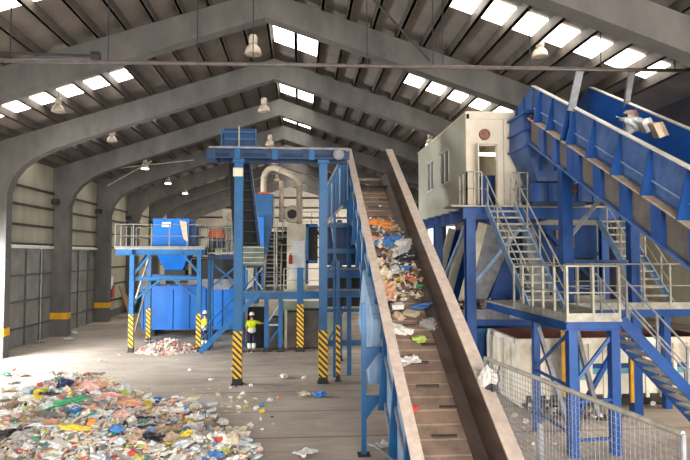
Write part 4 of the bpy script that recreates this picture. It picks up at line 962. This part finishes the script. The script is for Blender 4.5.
def person(loc, rot, label, armR, armL, legs=((.1, 0, 0), (-.1, 0, 0)), look=0.0):
    """figure facing +Y at rot 0. arm: (elbow, wrist) positions."""
    t = thing('person', loc, label, 'person'); t.rotation_euler = (0, 0, rot)
    J = [(0, 0, .95), (0, 0, 1.12), (0, 0, 1.35), (0, 0, 1.47), (0, .01, 1.56), (0, .02, 1.66), (0, .02, 1.74)]
    Rr = [.105, .105, .13, .065, .06, .088, .07]; Ed = [(0, 1), (1, 2), (2, 3), (3, 4), (4, 5), (5, 6)]
    def chain(start, pts, rs):
        p = start
        for q, r in zip(pts, rs):
            J.append(q); Rr.append(r); Ed.append((p, len(J)-1)); p = len(J)-1
        return p
    for s, arm in ((1, armR), (-1, armL)):
        e, w = Vector(arm[0]), Vector(arm[1]); d = (w-e).normalized()
        hnd = w+d*.07
        k = chain(2, [(s*.19, 0, 1.38), tuple(e), tuple(w), tuple(hnd)], [.065, .045, .03, .033])
        side = d.cross(Vector((0, 0, 1)))
        side = side.normalized() if side.length > .2 else Vector((0, 1, 0))
        for j in range(4):
            off = side*((j-1.5)*.022); L = (.075, .09, .085, .065)[j]
            m_ = hnd+off+d*.04; chain(k, [tuple(m_), tuple(m_+d*L*.5+Vector((0, 0, -.012)))], [.011, .009])
        chain(k-1, [tuple(w+d*.04+side*-.045), tuple(w+d*.08+side*-.06)], [.012, .01])
    for s, lg in ((1, legs[0]), (-1, legs[1])):
        x, y, _ = lg
        chain(0, [(s*.1, 0, .88), (s*.11, y*.5+.02, .5), (x, y, .1), (x, y+.12, .05)], [.095, .065, .045, .04])
    skin_mesh('body', J, Ed, Rr, 'skin', t)
    # jacket
    J2 = [(0, 0, .84), (0, 0, 1.12), (0, 0, 1.34), (0, 0, 1.46)]; R2 = [.165, .158, .175, .085]; E2 = [(0, 1), (1, 2), (2, 3)]
    for s, arm in ((1, armR), (-1, armL)):
        J2 += [(s*.2, 0, 1.385), tuple(Vector(arm[0]))]; n = len(J2); E2 += [(2, n-2), (n-2, n-1)]; R2 += [.085, .064]
    skin_mesh('jacket', J2, E2, R2, 'hivis', t)
    MB().lathe((0, 0, 0), [(.185, .93), (.19, .94), (.186, 1.1), (.18, 1.11)], 18).build('reflective_hem', 'grayreflect', t, True).matrix_parent_inverse = Matrix()
    J3 = [(0, 0, .97)]; R3 = [.15]; E3 = []
    for s, lg in ((1, legs[0]), (-1, legs[1])):
        x, y, _ = lg; b = len(J3)
        J3 += [(s*.1, 0, .87), (s*.11, y*.5+.02, .5), (x, y, .14)]; R3 += [.112, .085, .07]; E3 += [(0, b), (b, b+1), (b+1, b+2)]
    skin_mesh('trousers', J3, E3, R3, 'trouser', t)
    for s, lg in ((1, legs[0]), (-1, legs[1])):
        x, y, _ = lg
        m1 = MB().tube([(x+(s*.11-x)*.75, y*.6+.015, .40), (x, y, .16)], [.1, .09], 12).build('reflective_gaiter', 'grayreflect', t, True); m1.matrix_parent_inverse = Matrix()
        m2 = MB().hexa([(x-.05, y-.1, 0), (x+.05, y-.1, 0), (x+.045, y+.18, 0), (x-.045, y+.18, 0)], [(x-.045, y-.09, .13), (x+.045, y-.09, .13), (x+.03, y+.14, .06), (x-.03, y+.14, .06)]).build('boot', 'boot', t); m2.matrix_parent_inverse = Matrix()
    hm = MB().lathe((0, .02, 0), [(.135, 1.70), (.118, 1.715), (.115, 1.76), (.09, 1.82), (.05, 1.845), (0, 1.85)], 18).box(-.07, .07, .1, .18, 1.70, 1.715).build('helmet', 'helmet', t, True); hm.matrix_parent_inverse = Matrix()
    for a, n in (((.033, .105, 1.665), 'eye'), ((-.033, .105, 1.665), 'eye')):
        q = MB().lathe(a, [(0, -.01), (.01, -.006), (.012, 0), (.01, .006), (0, .01)], 8).build(n, 'boot', t); q.matrix_parent_inverse = Matrix()
    q = MB().hexa([(-.015, .1, 1.62), (.015, .1, 1.62), (.012, .13, 1.62), (-.012, .13, 1.62)], [(-.006, .1, 1.66), (.006, .1, 1.66), (.005, .112, 1.66), (-.005, .112, 1.66)]).build('nose', 'skin', t); q.matrix_parent_inverse = Matrix()
    q = MB().box(-.025, .025, .1, .108, 1.59, 1.598).build('mouth', 'red', t); q.matrix_parent_inverse = Matrix()
    for s in (-1, 1):
        q = MB().box(s*.085-.01, s*.085+.01, 0, .035, 1.63, 1.69).build('ear', 'skin', t); q.matrix_parent_inverse = Matrix()
    q = MB().lathe((0, .0, 0), [(.092, 1.60), (.098, 1.66), (.098, 1.70)], 14).build('hair', 'boot', t); q.matrix_parent_inverse = Matrix(); q.scale = (1, .85, 1); q.location = (0, -.01, 0)
    return t
p2 = on_floor(251.5, 351.8)
person((p2.x, p2.y, 0), 0.0, 'person seen from behind in yellow hi-vis jacket and white helmet, reaching to the right', ((.42, .1, 1.3), (.66, .16, 1.3)), ((-.25, -.02, 1.12), (-.22, .1, .92)))
p1 = on_floor(203, 346.5)
person((p1.x+.2, 28.0, 0), -1.1, 'person in yellow hi-vis jacket and white helmet behind the striped platform column', ((.24, .02, 1.12), (.14, .24, 1.05)), ((-.24, .05, 1.12), (-.12, .26, 1.05)), legs=((.1, .1, 0), (-.1, -.1, 0)))

# ================================================================ waste
def crumple(seed, n=2, flat=.6, amp=.35, sx=1, sy=1):
    import bmesh
    bm = bmesh.new(); bmesh.ops.create_icosphere(bm, subdivisions=n, radius=.5)
    rs = random.Random(seed); off = Vector((rs.random()*50, rs.random()*50, rs.random()*50))
    for v in bm.verts:
        p = v.co.copy()
        a = noise.noise(p*3.0+off)*amp+noise.noise(p*7+off)*amp*.5
        q = p*(1+a*1.4)
        q.x *= sx; q.y *= sy; q.z *= flat*(1+.6*noise.noise(p*2.2+off*1.7)); v.co = q
    me = bpy.data.meshes.new('crumple'); bm.to_mesh(me); bm.free(); me.materials.append(TR['white']); return me
def sheet(seed, sx=1., sy=.7, n=7, amp=.18):
    rs = random.Random(seed); off = Vector((rs.random()*50, rs.random()*50, 0)); m = MB()
    V = []
    for j in range(n):
        for i in range(n):
            u, v = i/(n-1)-.5, j/(n-1)-.5
            z = noise.noise(Vector((u*4, v*4, 0))+off)*amp+.12
            V.append((u*sx+noise.noise(Vector((u*3, v*3, 5))+off)*.2, v*sy+noise.noise(Vector((u*3, v*3, 9))+off)*.2, z))
    fs = [(j*n+i, j*n+i+1, (j+1)*n+i+1, (j+1)*n+i) for j in range(n-1) for i in range(n-1)]
    V2 = [(x, y, z-.02) for x, y, z in V]; N = n*n
    fs2 = [tuple(N+k for k in reversed(f)) for f in fs]
    edge = []
    ring = [i for i in range(n)]+[j*n+n-1 for j in range(1, n)]+[(n-1)*n+i for i in range(n-2, -1, -1)]+[j*n for j in range(n-2, 0, -1)]
    for a, b in zip(ring, ring[1:]+ring[:1]): edge.append((b, a, N+a, N+b))
    m.add(V+V2, fs+fs2+edge)
    me = bpy.data.meshes.new('sheet'); me.from_pydata(m.v, [], m.f); me.materials.append(TR['white']); return me
def bottle_mesh():
    m = MB().lathe((0, 0, 0), [(0, -.5), (.13, -.5), (.155, -.46), (.155, -.2), (.14, -.15), (.155, -.1), (.155, .15), (.1, .32), (.055, .38), (.055, .44), (0, .44)], 12, axis='x')
    me = bpy.data.meshes.new('bottle'); me.from_pydata(m.v, [], m.f); me.materials.append(TR['clear']); me.polygons.foreach_set('use_smooth', [True]*len(me.polygons)); return me
def cap_mesh():
    m = MB().lathe((0, 0, 0), [(0, .43), (.065, .43), (.065, .5), (0, .5)], 12, axis='x')
    me = bpy.data.meshes.new('cap'); me.from_pydata(m.v, [], m.f); me.materials.append(TR['blue']); return me
def carton_mesh(seed):
    rs = random.Random(seed); j = lambda: rs.uniform(-.06, .06)
    b = [(-.5+j(), -.3+j(), -.15+j()), (.5+j(), -.3+j(), -.15+j()), (.5+j(), .3+j(), -.15+j()), (-.5+j(), .3+j(), -.15+j())]
    tp = [(-.5+j(), -.3+j(), .2+j()), (.5+j(), -.3+j(), .15+j()), (.5+j(), .3+j(), .2+j()), (-.5+j(), .3+j(), .1+j())]
    m = MB().hexa(b, tp); f1 = [tp[0], tp[1], (tp[1][0], tp[1][1]-.2, tp[1][2]+.12), (tp[0][0], tp[0][1]-.2, tp[0][2]+.12)]
    m.add(f1, [(0, 1, 2, 3)])
    me = bpy.data.meshes.new('carton'); me.from_pydata(m.v, [], m.f); me.materials.append(TR['brown']); return me
BAGS = [crumple(i, 3, .55, .4, 1.1, .9) for i in range(6)]+[crumple(20+i, 3, .35, .5, 1.3, .8) for i in range(4)]
LUMPS = [crumple(50+i, 2, .7, .45) for i in range(6)]
SHEETS = [sheet(i) for i in range(6)]
BOT, CAPM = bottle_mesh(), cap_mesh(); CARTS = [carton_mesh(i) for i in range(4)]
KIND = {'bag': ('plastic_bag', BAGS, 'bag'), 'paper': ('crumpled_paper', LUMPS, 'paper'), 'sheet': ('plastic_film', SHEETS, 'film'), 'carton': ('cardboard_carton', CARTS, 'carton'), 'bottle': ('plastic_bottle', [BOT], 'bottle')}
def waste(kind, col, p, s, label, group=None, rot=None, stretch=1.0, cap=True, tilt=0.0):
    nm, ms, cat = KIND[kind]
    o = bpy.data.objects.new(nm, random.choice(ms)); COL.objects.link(o)
    o.material_slots[0].link = 'OBJECT'; o.material_slots[0].material = TR[col]
    o.location = p; o.scale = (s*stretch, s, s)
    o.rotation_euler = rot if rot else (random.uniform(-.5, .5), random.uniform(-.5, .5)+tilt, random.uniform(0, 6.28))
    tag(o, label, cat, group)
    if kind == 'bottle' and cap:
        c = bpy.data.objects.new('cap', CAPM); COL.objects.link(c); c.parent = o
    return o

# --- heap in the foreground: a mound of small scraps, bigger pieces on top
HC = [(-5.7, 15.3, 1.35, 2.9), (-4.6, 12.5, .95, 3.2), (-2.9, 13.0, .5, 2.5), (-6.6, 13.2, .85, 2.3), (-3.6, 16.2, .35, 1.8), (-6, 10, .9, 3), (-7.4, 16.6, .4, 1.6)]
def heap_z(x, y):
    z = 0
    for cx, cy, h, r in HC:
        d = math.hypot(x-cx, y-cy)/r
        if d < 1: z = max(z, h*(math.cos(d*math.pi)*.5+.5)) if True else z
    return z + (.12*noise.noise(Vector((x*1.3, y*1.3, 0))) if z > .05 else 0)
gm = MB(); nx = 70; V = []
for j in range(nx+1):
    for i in range(nx+1):
        x = -12+12*i/nx; y = 8+11*j/nx; z = heap_z(x, y); V.append((x, y, z+(noise.noise(Vector((x*5, y*5, 1)))*.06 if z > .05 else -.05)))
gm.add(V, [(j*(nx+1)+i, j*(nx+1)+i+1, (j+1)*(nx+1)+i+1, (j+1)*(nx+1)+i) for j in range(nx) for i in range(nx)])
names = list(TR.keys())
weights = dict(white=20, cream=11, grey=4, clear=12, blue=1.8, navy=.8, red=1.3, orange=.8, yellow=1.6, green=.9, teal=.7, pink=6, black=1.3, brown=1, beige=4.5, peach=3, lime=.6)
wl_ = [weights[n] for n in names]
ico = crumple(99, 1, .7, .4); iv = [v.co.copy() for v in ico.vertices]; ifc = [tuple(p.vertices) for p in ico.polygons]
def scrap(mb, p, s, mi, fl=1.0):
    e = Matrix.Rotation(random.uniform(0, 6.28), 3, random.choice('XYZ')) @ Matrix.Rotation(random.uniform(0, 6.28), 3, 'Z')
    sc = Vector((s*random.uniform(.6, 1.6), s*random.uniform(.5, 1.1), s*random.uniform(.3, .9)*fl))
    mb.add([e @ Vector((v.x*sc.x, v.y*sc.y, v.z*sc.z))+p for v in iv], ifc, mi)
sc_ = MB(); sc_.v = list(gm.v); sc_.f = list(gm.f); sc_.m = [names.index('grey')]*len(gm.f)
cnt = 0
while cnt < 8500:
    x, y = random.uniform(-11.5, -.6), random.uniform(9, 18.5); z = heap_z(x, y)
    if z < .06 and random.random() > .03: continue
    if y > 16 and random.random() > .6: continue
    scrap(sc_, Vector((x, y, max(z, 0)+.03)), random.uniform(.06, .19), random.choices(range(len(names)), wl_)[0]); cnt += 1
o = sc_.build('waste_heap', [TR[n] for n in names], recalc=False)
tag(o, 'heap of small mixed household waste scraps on the concrete floor', 'waste', kind='stuff')
KN = {'bag': 'crumpled %s plastic bag', 'paper': 'crumpled ball of %s paper', 'sheet': 'creased %s plastic film', 'carton': 'squashed %s carton', 'bottle': '%s plastic bottle'}
n_ = 0
while n_ < 270:
    x, y = random.uniform(-11, -1.2), random.uniform(10.2, 18.2); z = heap_z(x, y)
    if z < .1: continue
    kind = random.choices(['bag', 'paper', 'sheet', 'carton', 'bottle'], [8, 4, 6, 2, 5])[0]
    col = random.choices(names, wl_)[0]
    if kind == 'bottle': col = random.choice(['clear', 'clear', 'clear', 'white', 'blue', 'green', 'lime'])
    if kind == 'carton': col = random.choice(['brown', 'beige', 'white', 'cream', 'red', 'yellow'])
    cn = 'transparent' if col == 'clear' else col
    waste(kind, col, (x, y, z+.09), {'bag': random.uniform(.2, .42), 'paper': random.uniform(.12, .24), 'sheet': random.uniform(.25, .48), 'carton': random.uniform(.16, .3), 'bottle': random.uniform(.22, .32)}[kind],
          (KN[kind] % cn)+' lying in the waste heap', '%s %s pieces in the waste heap' % (cn, kind)); n_ += 1
def heap_at(px, py):
    v = ray(px, py); tt = 6
    while tt < 40:
        p = CAM+v*tt
        if p.z < heap_z(p.x, p.y)+.04: return p
        tt += .02
    return p
for px, py, kind, col, s, st, lb in (
    (66, 405, 'bag', 'green', .75, 1.9, 'bright green plastic bag spread on the upper left of the waste heap'),
    (49, 398, 'sheet', 'black', .8, 1.0, 'dark folded sheet standing up at the left crest of the waste heap'),
    (82, 419, 'bag', 'teal', .5, 1.9, 'teal bag just below the bright green bag in the waste heap'),
    (128, 404, 'bag', 'peach', .8, 1.4, 'large peach coloured bag on the right crest of the waste heap'),
    (90, 413, 'bag', 'peach', .7, 1.5, 'pale peach bag below the crest of the waste heap'),
    (154, 440, 'bag', 'black', .75, .8, 'dark grey rubbish bag low on the right side of the waste heap'),
    (117, 432, 'bag', 'blue', .4, 1.0, 'bright blue plastic bag in the middle of the waste heap'),
    (73, 430, 'bag', 'yellow', .5, 2.0, 'yellow plastic bag stretched across the middle of the waste heap'),
    (188, 423, 'bag', 'yellow', .38, 1.5, 'yellow bag at the right slope of the waste heap'),
    (187, 417, 'bag', 'navy', .3, 1.2, 'dark blue bag at the right slope of the waste heap'),
    (178, 435, 'bottle', 'green', .5, 1.0, 'green bottle lying on the right slope of the waste heap'),
    (214, 457, 'bag', 'blue', .5, 1.2, 'blue bag at the lower right end of the waste heap'),
    (40, 387, 'paper', 'red', .25, 1.0, 'small red scrap on the left crest of the waste heap'),
    (90, 388, 'bag', 'pink', .9, 1.3, 'big pale pink bag on the crest of the waste heap'),
    (105, 384, 'bag', 'cream', .7, 1.3, 'big cream bag on the crest of the waste heap'),
    (110, 397, 'bag', 'pink', .8, 1.6, 'wide pinkish bag under the crest of the waste heap'),
    (50, 432, 'sheet', 'clear', 1.0, 1.4, 'large clear film draped on the left part of the waste heap'),
    (24, 440, 'bag', 'grey', .7, 1.4, 'large grey bag at the lower left of the waste heap'),
    (4, 436, 'bag', 'black', .55, 1.2, 'black bag at the left edge of the waste heap'),
    (30, 402, 'sheet', 'white', .7, 1.2, 'white film at the left foot of the waste heap'),
    (133, 456, 'paper', 'red', .3, 1.0, 'bright red scrap near the bottom of the waste heap')):
    p = heap_at(px, py); waste(kind, col, p+Vector((0, 0, .06)), s*(.46 if col in ('pink', 'peach') else .56), lb, stretch=1+(st-1)*.7, rot=(random.uniform(-.25, .25), random.uniform(-.2, .2), random.uniform(-.4, .4)))

# --- litter lying on the floor
flo = [(184, 402, 'bottle', 'clear'), (173, 404, 'bag', 'white'), (183, 409, 'bottle', 'clear'), (213, 407, 'bottle', 'clear'), (210, 414, 'bottle', 'clear'), (204, 420, 'bottle', 'clear'),
       (223, 425, 'bag', 'white'), (241, 438, 'bag', 'white'), (62, 383, 'sheet', 'white'), (18, 398, 'bag', 'white'), (22, 412, 'sheet', 'white'), (12, 383, 'sheet', 'white'), (8, 391, 'sheet', 'cream'),
       (22, 376, 'sheet', 'beige'), (5, 376, 'bag', 'green'), (56, 374, 'sheet', 'grey'), (14, 372, 'paper', 'red'), (3, 400, 'sheet', 'white'), (236, 432, 'sheet', 'cream'), (246, 444, 'bottle', 'clear'), (250, 452, 'bag', 'white'), (320, 397, 'bag', 'blue'), (304, 396, 'sheet', 'cream'), (284, 378, 'bag', 'white'), (251, 388, 'paper', 'white'), (304, 380, 'paper', 'white'),
       (240, 400, 'paper', 'cream'), (256, 411, 'paper', 'white'), (262, 414, 'paper', 'yellow'), (270, 403, 'paper', 'white'), (305, 455, 'sheet', 'white'), (243, 396, 'paper', 'white'), (218, 397, 'paper', 'cream'), (206, 340, 'bag', 'white'), (190, 372, 'paper', 'white'),
       (211, 382, 'paper', 'white'), (382, 448, 'sheet', 'white'), (526, 424, 'paper', 'white'), (515, 418, 'paper', 'cream'), (653, 406, 'paper', 'white'), (176, 352, 'sheet', 'white'), (150, 342, 'sheet', 'white'), (100, 362, 'paper', 'white'), (70, 340, 'sheet', 'white'), (75, 334, 'bag', 'white'), (38, 343, 'sheet', 'grey')]
for i, (px, py, k, c) in enumerate(flo):
    p = on_floor(px, py); s = {'bag': .34, 'sheet': .5, 'paper': .16, 'bottle': .42}[k]
    cn = 'transparent' if c == 'clear' else c
    where = 'beside the right foot of the heap' if (160 < px < 260 and py > 395) else ('near the left foot of the heap' if px < 80 and py > 365 else ('by the left wall' if px < 120 else ('behind the mesh fence' if px > 500 else 'on the open floor by the gantry')))
    waste(k, c, (p.x, p.y, .09 if k != 'sheet' else .02), s, (KN[k] % cn)+' lying on the floor '+where, '%s %s pieces on the floor %s' % (cn, k, where), rot=(0, 0, random.uniform(0, 6.28)))
lit = MB()
for i in range(420):
    a = random.random()
    if a < .4: x, y = random.gauss(-3.5, 1.6), random.uniform(11, 21)
    elif a < .7: x, y = random.gauss(-9, 2.0), random.uniform(15, 24)
    elif a < .85: x, y = random.uniform(-11, 1), random.uniform(20, 30)
    else: x, y = random.uniform(5, 9), random.uniform(13, 18)
    if x < -12.3: continue
    scrap(lit, Vector((x, y, .015)), random.uniform(.03, .1), random.choices(range(len(names)), wl_)[0], .3)
tag(lit.build('floor_litter', [TR[n] for n in names], recalc=False), 'tiny scraps of litter strewn over the concrete floor', 'litter', kind='stuff')
# --- small pinkish pile beneath the hopper
sp = MB()
for i in range(900):
    r_a = random.random()**.6; th = random.uniform(0, 6.28); x, y = -6.2+1.6*r_a*math.cos(th), 27.9+1.5*r_a*math.sin(th)
    z = .55*(1-r_a)*random.uniform(.6, 1)
    scrap(sp, Vector((x, y, z)), random.uniform(.08, .2), random.choices([names.index(c) for c in ('white', 'pink', 'cream', 'red', 'grey', 'beige')], [6, 5, 4, 1.3, 2, 3])[0])
sp.lathe((-6.2, 27.9, 0), [(1.5, -.02), (.8, .15), (.2, .42), (0, .46)], 16, mi=names.index('pink'))
tag(sp.build('sorted_waste_pile', [TR[n] for n in names], recalc=False), 'low pile of small pink and white scraps under the hopper platform', 'waste', kind='stuff')
dk = MB()
for i in range(260):
    x = random.uniform(5.3, 7.9); scrap(dk, Vector((x, random.uniform(19.65, 20.1), 2.66+random.uniform(0, .18))), random.uniform(.12, .28), random.choices([names.index(c) for c in ('black', 'brown', 'grey', 'cream', 'navy')], [8, 5, 3, 1, 2])[0])
tag(dk.build('rag_layer', [TR[n] for n in names], recalc=False), 'layer of dark rags and scraps on the low level belt', 'waste', kind='stuff')
dk = MB()
for i in range(160):
    x = random.uniform(6.5, 8.4); scrap(dk, Vector((x, random.uniform(15.2, 16.4), random.uniform(.02, .2))), random.uniform(.08, .22), random.choices([names.index(c) for c in ('black', 'brown', 'grey', 'cream', 'white')], [5, 5, 3, 2, 2])[0])
tag(dk.build('spilled_scraps', [TR[n] for n in names], recalc=False), 'dark scraps spilled on the floor at the foot of the white container', 'waste', kind='stuff')

# --- waste riding on the apron conveyor
SLA = math.atan(.572)
belt_items = [(380, 224, 'bag', 'orange', .6, 1.35, 'bright orange bag at the top of the load on the apron conveyor'),
    (393, 240, 'bag', 'blue', .55, 1.1, 'crumpled bright blue bag on the apron conveyor load'),
    (385, 245, 'sheet', 'blue', .6, 1.2, 'blue film hanging beside the bright blue bag on the apron conveyor'),
    (407, 246, 'bag', 'white', .55, 1.4, 'white crumpled film right of the bright blue bag on the apron conveyor'),
    (409, 258, 'bag', 'black', .62, 1.0, 'black rubbish bag at the right wall of the apron conveyor'),
    (377, 262, 'bag', 'cream', .5, .8, 'cream bag at the left wall of the apron conveyor, upper one'),
    (383, 275, 'bag', 'cream', .55, .8, 'cream cloth bag in the middle left of the apron conveyor load'),
    (389, 256, 'bag', 'brown', .3, 1.2, 'brown scrap under the blue bag on the apron conveyor'),
    (374, 240, 'bag', 'peach', .4, 1.2, 'peach scrap below the orange bag on the apron conveyor'),
    (399, 252, 'sheet', 'clear', .5, 1.5, 'clear film crossing the apron conveyor load'),
    (404, 268, 'bag', 'blue', .28, 1.3, 'small blue bag below the black rubbish bag on the apron conveyor'),
    (395, 270, 'bag', 'clear', .35, 1.2, 'clear bag in the middle of the apron conveyor load'),
    (401, 279, 'bag', 'yellow', .22, 1.1, 'yellow scrap on the apron conveyor left of the green bottle'),
    (408, 277, 'paper', 'red', .24, 1.2, 'red and white scrap left of the green bottle on the apron conveyor'),
    (413, 280, 'paper', 'orange', .2, 1.2, 'orange scrap beside the green bottle on the apron conveyor'),
    (422, 286, 'bottle', 'green', .38, 1.0, 'green bottle by the right wall of the apron conveyor'),
    (418, 272, 'bag', 'brown', .3, 1.0, 'brownish bag by the right wall of the apron conveyor'),
    (385, 290, 'sheet', 'peach', .7, .9, 'long peach coloured strip on the left of the apron conveyor'),
    (391, 297, 'bag', 'peach', .45, .7, 'peach cloth lump on the apron conveyor above the red scrap'),
    (389, 298, 'paper', 'red', .22, 1.0, 'bright red scrap at the left wall of the apron conveyor'),
    (391, 304, 'paper', 'navy', .22, 1.0, 'dark blue scrap just below the bright red one on the apron conveyor'),
    (397, 306, 'carton', 'white', .34, 1.0, 'white carton below the peach cloth on the apron conveyor'),
    (421, 306, 'bag', 'blue', .33, 1.5, 'flat blue bag alone on the middle of the apron conveyor'),
    (411, 313, 'carton', 'cream', .36, 1.0, 'open cream carton on the middle of the apron conveyor'),
    (400, 317, 'paper', 'beige', .26, 1.2, 'beige scrap left of the open cream carton on the apron conveyor'),
    (400, 329, 'bag', 'white', .36, 1.3, 'white bowl shaped scrap at the left of the apron conveyor'),
    (429, 324, 'bag', 'grey', .36, 1.1, 'greyish clear bag by the right wall of the apron conveyor'),
    (437, 329, 'paper', 'white', .16, 1.2, 'small white scrap beside the greyish bag on the apron conveyor'),
    (420, 339, 'paper', 'lime', .24, 1.5, 'yellow green scrap below the greyish bag on the apron conveyor'),
    (409, 362, 'sheet', 'white', .4, 1.2, 'white torn scrap at the left edge of the apron conveyor, below the bowl shaped one'),
    (413, 408, 'bag', 'red', .2, 1.0, 'small pinkish red bag low on the apron conveyor'),
    (380, 206, 'paper', 'white', .1, 1.0, 'tiny white scrap near the head of the apron conveyor'),
    (393, 226, 'bag', 'white', .16, 1.6, 'small white scrap right of the orange bag on the apron conveyor')]
for px, py, k, c, s, st, lb in belt_items:
    p = on_belt(px, py, .06+s*.12); waste(k, c, p, s*1.0, lb, stretch=st, rot=(SLA+random.uniform(-.3, .3), random.uniform(-.3, .3), random.uniform(-.7, .7)))
bs = MB()
for i in range(620):
    px, py = random.uniform(370, 424), random.uniform(218, 300)
    e = (py-218)/82
    if px < 369+e*22 or px > 392+min(e*2.2, 1)*28+e*4: continue
    p = on_belt(px, py, random.uniform(.02, .26)); scrap(bs, p, random.uniform(.06, .17), random.choices(range(len(names)), wl_)[0])
tag(bs.build('conveyor_scraps', [TR[n] for n in names], recalc=False), 'small mixed scraps among the bags on the apron conveyor', 'waste', kind='stuff')

# waste in the infeed conveyor
def on_in(px, py, X): return on_x(px, py, X)
for px, py, k, c, s, st, lb in ((644, 126, 'carton', 'white', .42, .8, 'white torn box standing in the infeed conveyor'), (656, 130, 'carton', 'beige', .38, 1.0, 'brown cardboard piece lying right of the white torn box in the infeed conveyor'),
    (634, 124, 'bag', 'clear', .65, .9, 'clear bag of rubbish left of the white torn box in the infeed conveyor'), (630, 116, 'carton', 'brown', .4, .7, 'small brown cardboard flap at the rear wall of the infeed conveyor'), (618, 118, 'sheet', 'white', .2, .4, 'small white scrap in the infeed conveyor near the hanger')):
    v = ray(px, py)
    p = on_x(px, py, 8.4 if px > 632 else 8.9)
    waste(k, c, p, s, lb, stretch=st, rot=(.5, .9 if k == 'carton' else .2, .4))
# bag hanging at the fence
q = on_y(488, 379, 10.9)
t = thing('hanging_bag', q, 'black and white plastic bag hanging from the end of the mesh fence', 'bag')
for nm, me, c, off, s in (('bag', BAGS[2], 'white', (0, 0, 0), (.3, .24, .95)), ('dark_pattern', BAGS[4], 'black', (.04, -.14, -.14), (.2, .2, .3))):
    o = bpy.data.objects.new(nm, me); COL.objects.link(o); o.parent = t; o.location = off; o.scale = s
    o.material_slots[0].link = 'OBJECT'; o.material_slots[0].material = TR[c]
MB().tube([q+Vector((0, 0, .12)), q+Vector((.02, 0, .42))], .02, 6).build('handle', TR['black'], t)
tag(MB().tube([on_y(500, 366, 10.6), on_y(498, 372, 10.6), on_y(499, 380, 10.6), on_y(496, 390, 10.6)], .02, 6).build('hanging_strap', TR['black']), 'black strap hanging from the top rail of the mesh fence', 'strap')

# ================================================================ light, world, camera
w = bpy.data.worlds.new('World'); scene.world = w; w.use_nodes = True
bg = w.node_tree.nodes['Background']; bg.inputs[0].default_value = (.93, .96, 1, 1); bg.inputs[1].default_value = 2.0
def area(name, loc, target, sx, sy, power, col):
    l = bpy.data.lights.new(name, 'AREA'); l.shape = 'RECTANGLE'; l.size = sx; l.size_y = sy; l.energy = power; l.color = col
    o = bpy.data.objects.new(name, l); COL.objects.link(o); o.location = loc
    o.rotation_euler = (Vector(target)-Vector(loc)).to_track_quat('-Z', 'Y').to_euler(); return o
area('daylight_rear_opening', (7, -9, 4.2), (3, 14, 0), 13, 6, 5600, (1, .93, .84))
area('daylight_left_door', (-15.6, 21.4, 3.2), (-4, 26, 0), 6, 5, 4200, (.96, .98, 1))
area('left_side_area_near', (-13.3, 6, 3), (0, 12, 1), 6, 5, 900, (.96, .98, 1))  # area light at the closed left wall; no door is built here
area('daylight_side_nave', (23, 16, 5), (8, 18, 2), 10, 5, 3600, (1, .9, .78))
area('end_wall_fill', (11.5, 56, 4), (-2, 69, 7), 5, 6, 3000, (1, .95, .88))  # added unseen fill that brightens the end wall; no daylight gap exists there
cam = bpy.data.cameras.new('camera'); co = bpy.data.objects.new('camera', cam); COL.objects.link(co)
cam.sensor_width = 36; cam.lens = F/690*36; cam.clip_end = 300
co.location = CAM; co.rotation_euler = (R(90)+PITCH, 0, -YAW)
scene.camera = co
scene.view_settings.view_transform = 'Standard'; scene.view_settings.look = 'None'; scene.view_settings.gamma = 1
scene.view_settings.use_curve_mapping = False; scene.view_settings.exposure = 0.3
scene.cycles.use_denoising = True
scene.cycles.max_bounces = 6; scene.cycles.diffuse_bounces = 4
scene.cycles.sample_clamp_indirect = 6
